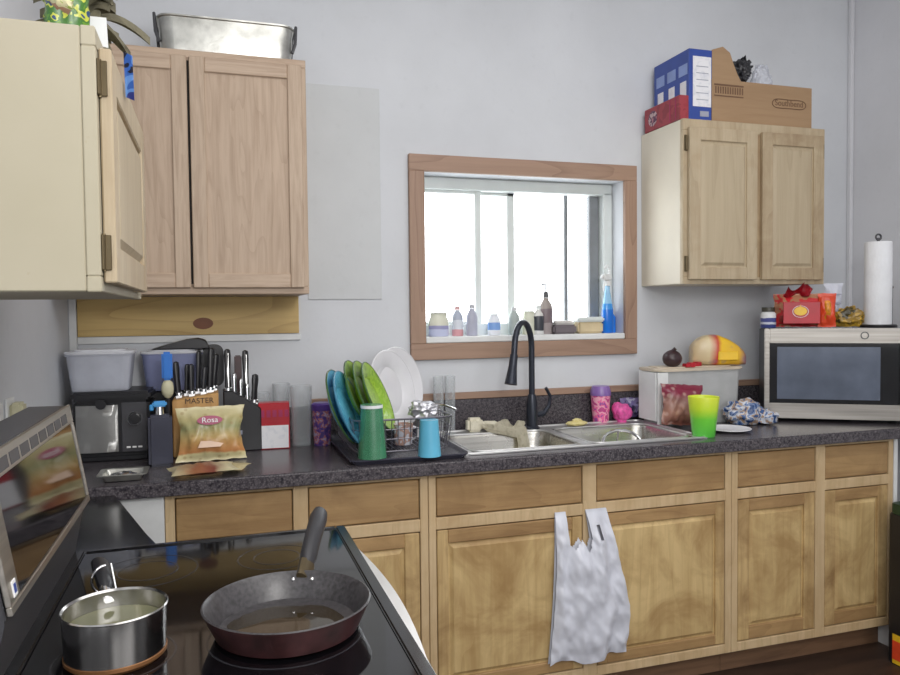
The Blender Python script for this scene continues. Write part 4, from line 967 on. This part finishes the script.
b.box(-.006, .036, -.1272, -.1255, .018, .04); b.ob('label_lines', M['greyprint'], t)
b = MB()
for i in range(3):
    y_ = -.115 + i * .082; b.box(-.0595, -.0585, y_, y_ + .06, .19, .235, 0, 0); b.box(-.0595, -.0585, y_ + .008, y_ + .05, .10, .165, 0, 1)
b.ob('side_print', [M['paleblue'], M['whiteprint']], t)
t = thing('carton', 'low dark red carton in front corner beside the blue carton', 'box', (2.344, -0.165, CZ))
b = MB(); b.box(-.022, .022, -.125, .135, 0, .10, .002).ob('carton_body', M['redbox'], t)
b = MB(); b.lathe([(0, 0), (.033, 0), (.033, .001), (0, .001)], 24, 0, T(-.0222, .07, .05) @ RY(R(-90))).ob('face_print', patches('pale_face', [(196, 170, 170), (90, 50, 80), (176, 120, 130)], 50, .5, 0), t)
b = MB(); b.box(-.0232, -.0222, -.06, -.055, .004, .096).box(-.0232, -.0222, -.10, -.095, .004, .096).ob('stripe', M['magenta'], t)

# ================================================================== ROASTING PAN (on oak cabinet)
t = thing('roasting_pan', 'dull silver roasting pan with end handles on oak cabinet', 'roasting pan', (0.553, -0.165, 2.268))
b = MB(); bb = bmesh.new(); rings = []
for k, z in ((.95, 0), (.965, .006), (.99, .112), (1.015, .115), (1.015, .120), (.975, .118), (.94, .010)):
    rings.append([bb.verts.new((x * k, y * (k if k > .95 else k), z)) for x, y in rrect(-.222, .222, -.135, .135, .05, 7)])
for A, B in zip(rings, rings[1:]):
    for i in range(len(A)): bb.faces.new((A[i], B[i], B[(i + 1) % len(A)], A[(i + 1) % len(A)]))
bb.faces.new(rings[0]); bb.faces.new(rings[-1]); b.merge(bb, ang=40); b.ob('pan', M['alu'], t)
for s in (-1, 1):
    MB().tube([(s * .216, -.105, .035), (s * .228, -.10, .07), (s * .232, -.085, .132), (s * .232, .035, .132), (s * .228, .05, .07), (s * .216, .055, .035)], .0055, 8).ob('handle', M['greyblack'], t)

# ================================================================== ON THE STOVE CABINET
AZ = 1.852
t = thing('snack_pouch', 'green and yellow printed bag on the stove cabinet', 'bag', (0.262, -1.52, AZ), R(8))
MB().pillow(.075, .17, .04, wr=.006, seed=51, nu=14, nv=20, fs=30).ob('bag', M['greenbag'], t)
t = thing('dried_flowers', 'grey brown dried flower bunch drooping off the stove cabinet', 'dried flowers', (0.262, -1.40, AZ))
b = MB()
for i in range(7):
    a = i * .9; b.tube([(0, 0, .0), (.01 * math.cos(a), .02 * math.sin(a), .08), (.03 * math.cos(a), .05 * math.sin(a), .17)], .0025, 6)
b.ob('stems', M['leafbrown'], t)
b = MB()
def leaf(p, d, up, L_, w_):
    p = Vector(p); d = Vector(d).normalized(); up = Vector(up).normalized(); s = d.cross(up).normalized()
    b.sheet(lambda u, v: tuple(p + d * L_ * u + s * w_ * (v - .5) * 2 * math.sin(PI * min(1, u * .93 + .04)) + up * (-.5 * L_ * u * u + .008 * math.cos(PI * (v - .5) * 2))), 10, 4, .001)
random.seed(3)
for i in range(40):
    a = random.uniform(0, 2 * PI); e_ = random.uniform(.1, 1.0)
    leaf((.02 * math.cos(a), .03 * math.sin(a), random.uniform(.07, .17)), (math.cos(a), math.sin(a), e_), (0, 0, 1), random.uniform(.04, .065), random.uniform(.010, .016))
leaf((.02, -.02, .10), (.5, .1, -.2), (0, 0, 1), .075, .022); leaf((.04, -.03, .085), (.3, -.1, -.8), (0, 0, 1), .08, .018); leaf((.03, .06, .13), (.9, .2, .1), (0, 0, 1), .09, .006)
b.ob('dried_leaves', M['leafbrown'], t)
b = MB(); b.blob((-.02, -.10, .10), (.025, .03, .02), 0, 4, .3).blob((-.005, -.13, .075), (.02, .025, .02), 0, 7, .4); b.ob('faded_blooms', patches('faded_bloom', [(170, 130, 110), (206, 200, 160), (150, 170, 80)], 40, .7, .3), t)
t = thing('ribbon_card', 'white card with blue ribbon hanging over the stove cabinet door', 'card', (0.320, -1.50, AZ + .004))
b = MB(); b.prism([(-.012, -.012), (.018, -.018), (.016, .034), (-.010, .034)], .0015, 0, T(-.015, 0, .03) @ FRONT).ob('card', M['white'], t)
def ribb(u, v): return (.026 + .004 * v + .009 * v, .01 + .02 * v + .02 * u, .012 - .075 * u)
b = MB(); b.sheet(ribb, 16, 3, .003).ob('blue_ribbon', patches('blue_ribbon', [(30, 34, 60), (60, 110, 196), (110, 160, 226), (50, 60, 140)], 22, .35, .1), t)
c = MB(); c.lathe([(0, 0), (.035, 0), (.035, .075), (.02, .09), (0, .09)], 24)
tag(c.ob('cyan_bottle', mat('pale_cyan_plastic', (120, 206, 220), .3), loc=(0.09, -1.52, AZ)), 'pale cyan bottle at far left on the stove cabinet', 'bottle')

# ================================================================== WINDOW SILL ITEMS (window glare put into the colours as paler tones)
SZ = wz0 + 0.0245
def bottle(name, label, cat, x, r, h, m_, mc, y=.045, neck=.35, cap=.012, pump=False, sy=.8, group='bottles on the window sill'):
    t = thing(name, label, cat, (x, y, SZ), 0, group)
    hb = h * (1 - neck * .5)
    MB().lathe([(0, 0), (r * .95, 0), (r, .004), (r, hb * .72), (r * .85, hb * .86), (cap * .9, hb), (cap * .9, hb + .006), (0, hb + .006)], 24, sy=sy).ob('bottle_body', m_, t)
    MB().lathe([(0, hb + .0065), (cap, hb + .0065), (cap * .85, h), (0, h)], 16).ob('cap', mc, t)
    if pump: MB().tube([(0, 0, h), (0, 0, h + .03), (-.006, -.004, h + .034), (-.026, -.012, h + .030)], .0035, 8).ob('pump_nozzle', mc, t)
    return t
def bl(name, cols): return bands(name, cols, 2, .4, .08, 20)
tubm = bl('sill_tub', [(0, (190, 196, 224)), (.3, (150, 150, 190)), (.45, (214, 214, 196)), (1, (214, 216, 200))])
bottle('cream_tub', 'wide pale tub with flat lid at the left end of sill', 'tub', 1.385, .042, .10, tubm, M['vinyl'], neck=.15, cap=.040)
bottle('squeeze_bottle', 'white and red bottle right of the wide tub on sill', 'bottle', 1.468, .024, .125, bl('sill_red', [(0, (206, 150, 156)), (.25, (210, 216, 226)), (.6, (170, 178, 196)), (1, (226, 200, 200))]), mat('pinkish_cap', (216, 170, 170), .4))
bottle('squeeze_bottle', 'grey lavender bottle with tapered top, third on sill', 'bottle', 1.532, .024, .132, mat('lavender_plastic', (170, 172, 190), .4), mat('grey_cap', (180, 182, 190), .4))
bottle('pill_bottle', 'white bottle with blue label standing before the sash bar', 'bottle', 1.632, .028, .095, bl('sill_blue', [(0, (226, 230, 238)), (.25, (120, 160, 220)), (.6, (226, 230, 238)), (1, (236, 238, 240))]), M['vinyl'], neck=.25, cap=.02)
bottle('squeeze_bottle', 'grey green bottle just left of the faucet arch', 'bottle', 1.725, .025, .118, mat('greygreen_plastic', (160, 170, 168), .4), mat('grey_cap2', (196, 198, 200), .4))
bottle('jar', 'pale wide jar partly behind the faucet arch on sill', 'jar', 1.795, .030, .105, mat('pale_jar', (208, 210, 190), .35), M['vinyl'], neck=.2, cap=.026)
bottle('soap_dispenser', 'dark tall soap dispenser with pump on the sill', 'bottle', 1.882, .030, .185, bl('sill_dark', [(0, (150, 140, 140)), (.3, (110, 96, 100)), (.7, (146, 136, 130)), (1, (120, 116, 116))]), M['greyblack'], pump=True, y=.06)
bottle('soap_dispenser', 'shorter black labelled bottle before the tall dispenser', 'bottle', 1.832, .024, .125, bl('sill_black', [(0, (206, 206, 206)), (.15, (52, 56, 64)), (.72, (214, 214, 210)), (1, (214, 214, 210))]), M['vinyl'], y=.03)
t = thing('soap_dish', 'low dark soap dish on the sill under right sash', 'dish', (1.955, .04, SZ), 0, None)
MB().box(-.055, .055, -.026, .026, 0, .040, .008, seg=2).ob('dish', mat('dark_taupe', (104, 96, 100), .35), t)
MB().box(-.045, .045, -.02, .02, .0405, .058, .006, seg=2).ob('soap', mat('soap_bar', (204, 200, 196), .5), t)
t = thing('margarine_tub', 'beige food tub with white lid on the window sill', 'tub', (2.08, .045, SZ), 0, None)
MB().box(-.062, .062, -.03, .03, 0, .050, .008, seg=2).ob('tub', mat('beige_tub', (206, 188, 150), .4), t)
MB().box(-.066, .066, -.034, .034, .0505, .072, .006, seg=2).ob('lid', M['vinyl'], t)
# spray bottle
t = thing('spray_bottle', 'blue liquid spray bottle with white trigger head on the sill', 'spray bottle', (2.172, .035, SZ), R(35))
MB().lathe([(0, 0), (.030, 0), (.032, .005), (.032, .10), (.022, .15), (.014, .19), (.013, .21), (0, .21)], 24, sy=.75).ob('bottle_body', bands('spray_fill', [(0, (20, 110, 216)), (.5, (60, 150, 230)), (.62, (150, 200, 236)), (1, (206, 222, 232))], 2, .15, .02, 10), t)
b = MB(); b.cyl((0, 0, .2105), (0, 0, .232), .016).box(-.045, .024, -.011, .011, .232, .262, .006, seg=2).box(-.058, -.044, -.006, .006, .242, .256, .002)
b.tube([(-.026, 0, .234), (-.034, 0, .21), (-.038, 0, .185)], .004, 8); b.tube([(.016, 0, .262), (.02, 0, .285), (-.004, 0, .30), (-.03, 0, .285)], .006, 8); b.ob('trigger_head', M['white'], t)
t = thing('detergent_bottle', 'squat bright blue bottle at the right end of sill', 'bottle', (2.205, .065, SZ))
MB().lathe([(0, 0), (.021, 0), (.0225, .004), (.0225, .07), (.012, .085), (0, .085)], 20, sy=1).ob('bottle_body', mat('bright_blue_liquid', (30, 120, 222), .2, var=.15), t)
MB().lathe([(0, .0855), (.012, .0855), (.011, .105), (0, .105)], 14).ob('cap', mat('pink_cap', (220, 180, 190), .4), t)

# ================================================================== HANGING CARRIER BAG
def in_open(u, z):
    """u in 0..1 across, z world: True where the film is missing (between the handles)"""
    if z > .70: return False
    c0, c1 = .21, .56
    if z > .575:
        k = min(1, (z - .575) / .05); return (c0 + .12 * (1 - k)) < u < (c1 - .06 * (1 - k))
    if z > .535: return .40 + .0 < u < .50 + .02 * 0 and z > .535
    if False: return True
    return False
def bagx(u, z):
    k = (0.70 - z) / .52; L_ = 1.597 - .028 * k ** 2 ; Rr = 1.795 + .080 * min(1, k * 1.5) - .012 * max(0, k - .8) * 5 * .5
    return L_ + (Rr - L_) * u
def bagf(side):
    def fn(u, v):
        z = .703 - .528 * v; k = v
        fold = .012 * math.sin(u * 21 + 2.2 * noise.noise(Vector((u * 2, v * 2.5, side)))) * (1 - .45 * v) + .026 * noise.noise(Vector((u * 5 + v * 3, v * 6, 5.5 * side))) + .010 * noise.noise(Vector((u * 14 - v * 8, v * 15, 2.5 * side)))
        bulge = .042 * math.sin(PI * min(1, .06 + u * .9)) ** .8 * (math.sin(PI * min(1, max(0, (v - .02) / 1.02))) ** .7)
        y = -.6135 - (.006 if side < 0 else .0) - (bulge + .55 * (fold + .016) * min(1, v * 5) if side < 0 else .002 + .25 * bulge)
        z2 = z + (.012 * math.sin(u * 9) + .010 * noise.noise(Vector((u * 6, 1, side)))) * v ** 4
        return (bagx(u, z), min(y, -.612), z2)
    return fn
t = thing('carrier_bag', 'white plastic carrier bag hanging by its handles on cabinet doors', 'plastic bag', (1.70, -0.62, 0.70))
def skp(u, v):
    z = .703 - .528 * v
    if z > .600 + .02 * math.sin(u * 17) and .20 < u < .42: return True
    if z > .560 + .5 * abs(u - .50) and .38 < u < .60: return True
    if .70 < u < .76 and .60 < z < .655: return True
    return False
b = MB(); b.sheet(bagf(-1), 64, 84, 0, skip=skp); b.sheet(bagf(1), 64, 84, 0, skip=skp)
o = b.ob('bag_film', M['plasticbag'], t); o.matrix_parent_inverse = Matrix.Translation((1.70, -0.62, 0.70)).inverted()

# ================================================================== WALL OUTLET, CORNER BIN
t = thing('wall_outlet', 'white wall outlet with cream plug on left wall above stove', 'outlet', (0.0005, -0.86, 1.14))
MB().box(0, .006, -.036, .036, -.058, .058, .002).ob('cover_plate', M['white'], t)
b = MB(); b.box(.0065, .036, -.022, .026, .002, .046, .006, seg=2).box(.0065, .026, -.018, .018, -.042, -.006, .005, seg=2).tube([(.03, 0, .004), (.034, .0, -.03), (.02, .0, -.12)], .0035, 8); b.ob('plug', M['creamplug'], t)
tag(MB().box(0.0005, 0.02, -1.02, -0.985, 0.92, 1.20, .003).ob('cable_cover', M['white']), 'white vertical cable cover on left wall beside the outlet', 'cable cover')

t = thing('waste_bin', 'black bin with coloured label at the bottom right corner', 'bin', (3.125, -0.80, 0.0))
b = MB(); b.prism(rrect(-.12, .14, -.12, .12, .02), .59, 0, None, .004).ob('bin_body', M['black'], t)
b = MB(); b.prism(rrect(-.115, .135, -.115, .115, .02), .04, 0, T(0, 0, .591), .003).ob('lid', mat('dark_green', (30, 60, 36), .4), t)
MB().box(-.1215, -.1203, -.115, .09, .004, .12).ob('side_label', M['yellow'], t)
MB().box(-.1222, -.1216, -.095, .09, .02, .095).ob('label_patch', M['orange'], t)
MB().text('AJAX', .06, 0, T(-.1226, -.03, .06) @ RZ(R(-90)) @ RX(R(90))).ob('label_lettering', M['wht'], t)

# ================================================================== CAMERA
cx, cy, cz, yaw, pitch, roll, f = 0.489, -2.9454, 1.4009, 0.3061, -0.0352, -0.0104, 747.3454
Fv = Vector((math.sin(yaw) * math.cos(pitch), math.cos(yaw) * math.cos(pitch), math.sin(pitch)))
Rv = Vector((math.cos(yaw), -math.sin(yaw), 0)); Uv = Rv.cross(Fv)
R2 = math.cos(roll) * Rv + math.sin(roll) * Uv; U2 = -math.sin(roll) * Rv + math.cos(roll) * Uv
cam = bpy.data.cameras.new('camera'); co = bpy.data.objects.new('camera', cam); COL.objects.link(co)
mw = Matrix((R2, U2, -Fv)).transposed().to_4x4(); mw.translation = (cx, cy, cz); co.matrix_world = mw
cam.sensor_width = 36; cam.lens = 36 * f / 900; cam.clip_start = 0.02
sc.camera = co

# ================================================================== LIGHT
w = bpy.data.worlds.new('world'); sc.world = w; w.use_nodes = True
bg = w.node_tree.nodes['Background']; bg.inputs[0].default_value = (0.93, 0.97, 1.0, 1); bg.inputs[1].default_value = 5.0
def area(name, loc, tgt, size, power, col=(1, 1, 1), sy=None):
    l = bpy.data.lights.new(name, 'AREA'); l.energy = power; l.color = col; l.size = size
    if sy: l.shape = 'RECTANGLE'; l.size_y = sy
    o = bpy.data.objects.new(name, l); COL.objects.link(o); o.location = loc
    o.rotation_euler = (Vector(tgt) - Vector(loc)).to_track_quat('-Z', 'Y').to_euler(); return o
area('ceiling_fill', (1.6, -2.2, 3.0), (1.6, -2.0, 0), 2.2, 26, (1, .98, .96))  # added soft fill below the ceiling, no lamp fitting there
area('room_fill', (1.5, -4.1, 1.9), (1.6, 0, 1.3), 2.4, 26, (1, .98, .97), 1.6)  # added soft fill from behind the camera, not a real lamp
area('flash_light', (0.95, -2.95, 2.0), (1.2, 0, 1.2), 0.35, 9, (1, .98, .95))

sc.view_settings.view_transform = 'Standard'
sc.view_settings.look = 'None'
sc.view_settings.exposure = 0.42
sc.view_settings.gamma = 1.06
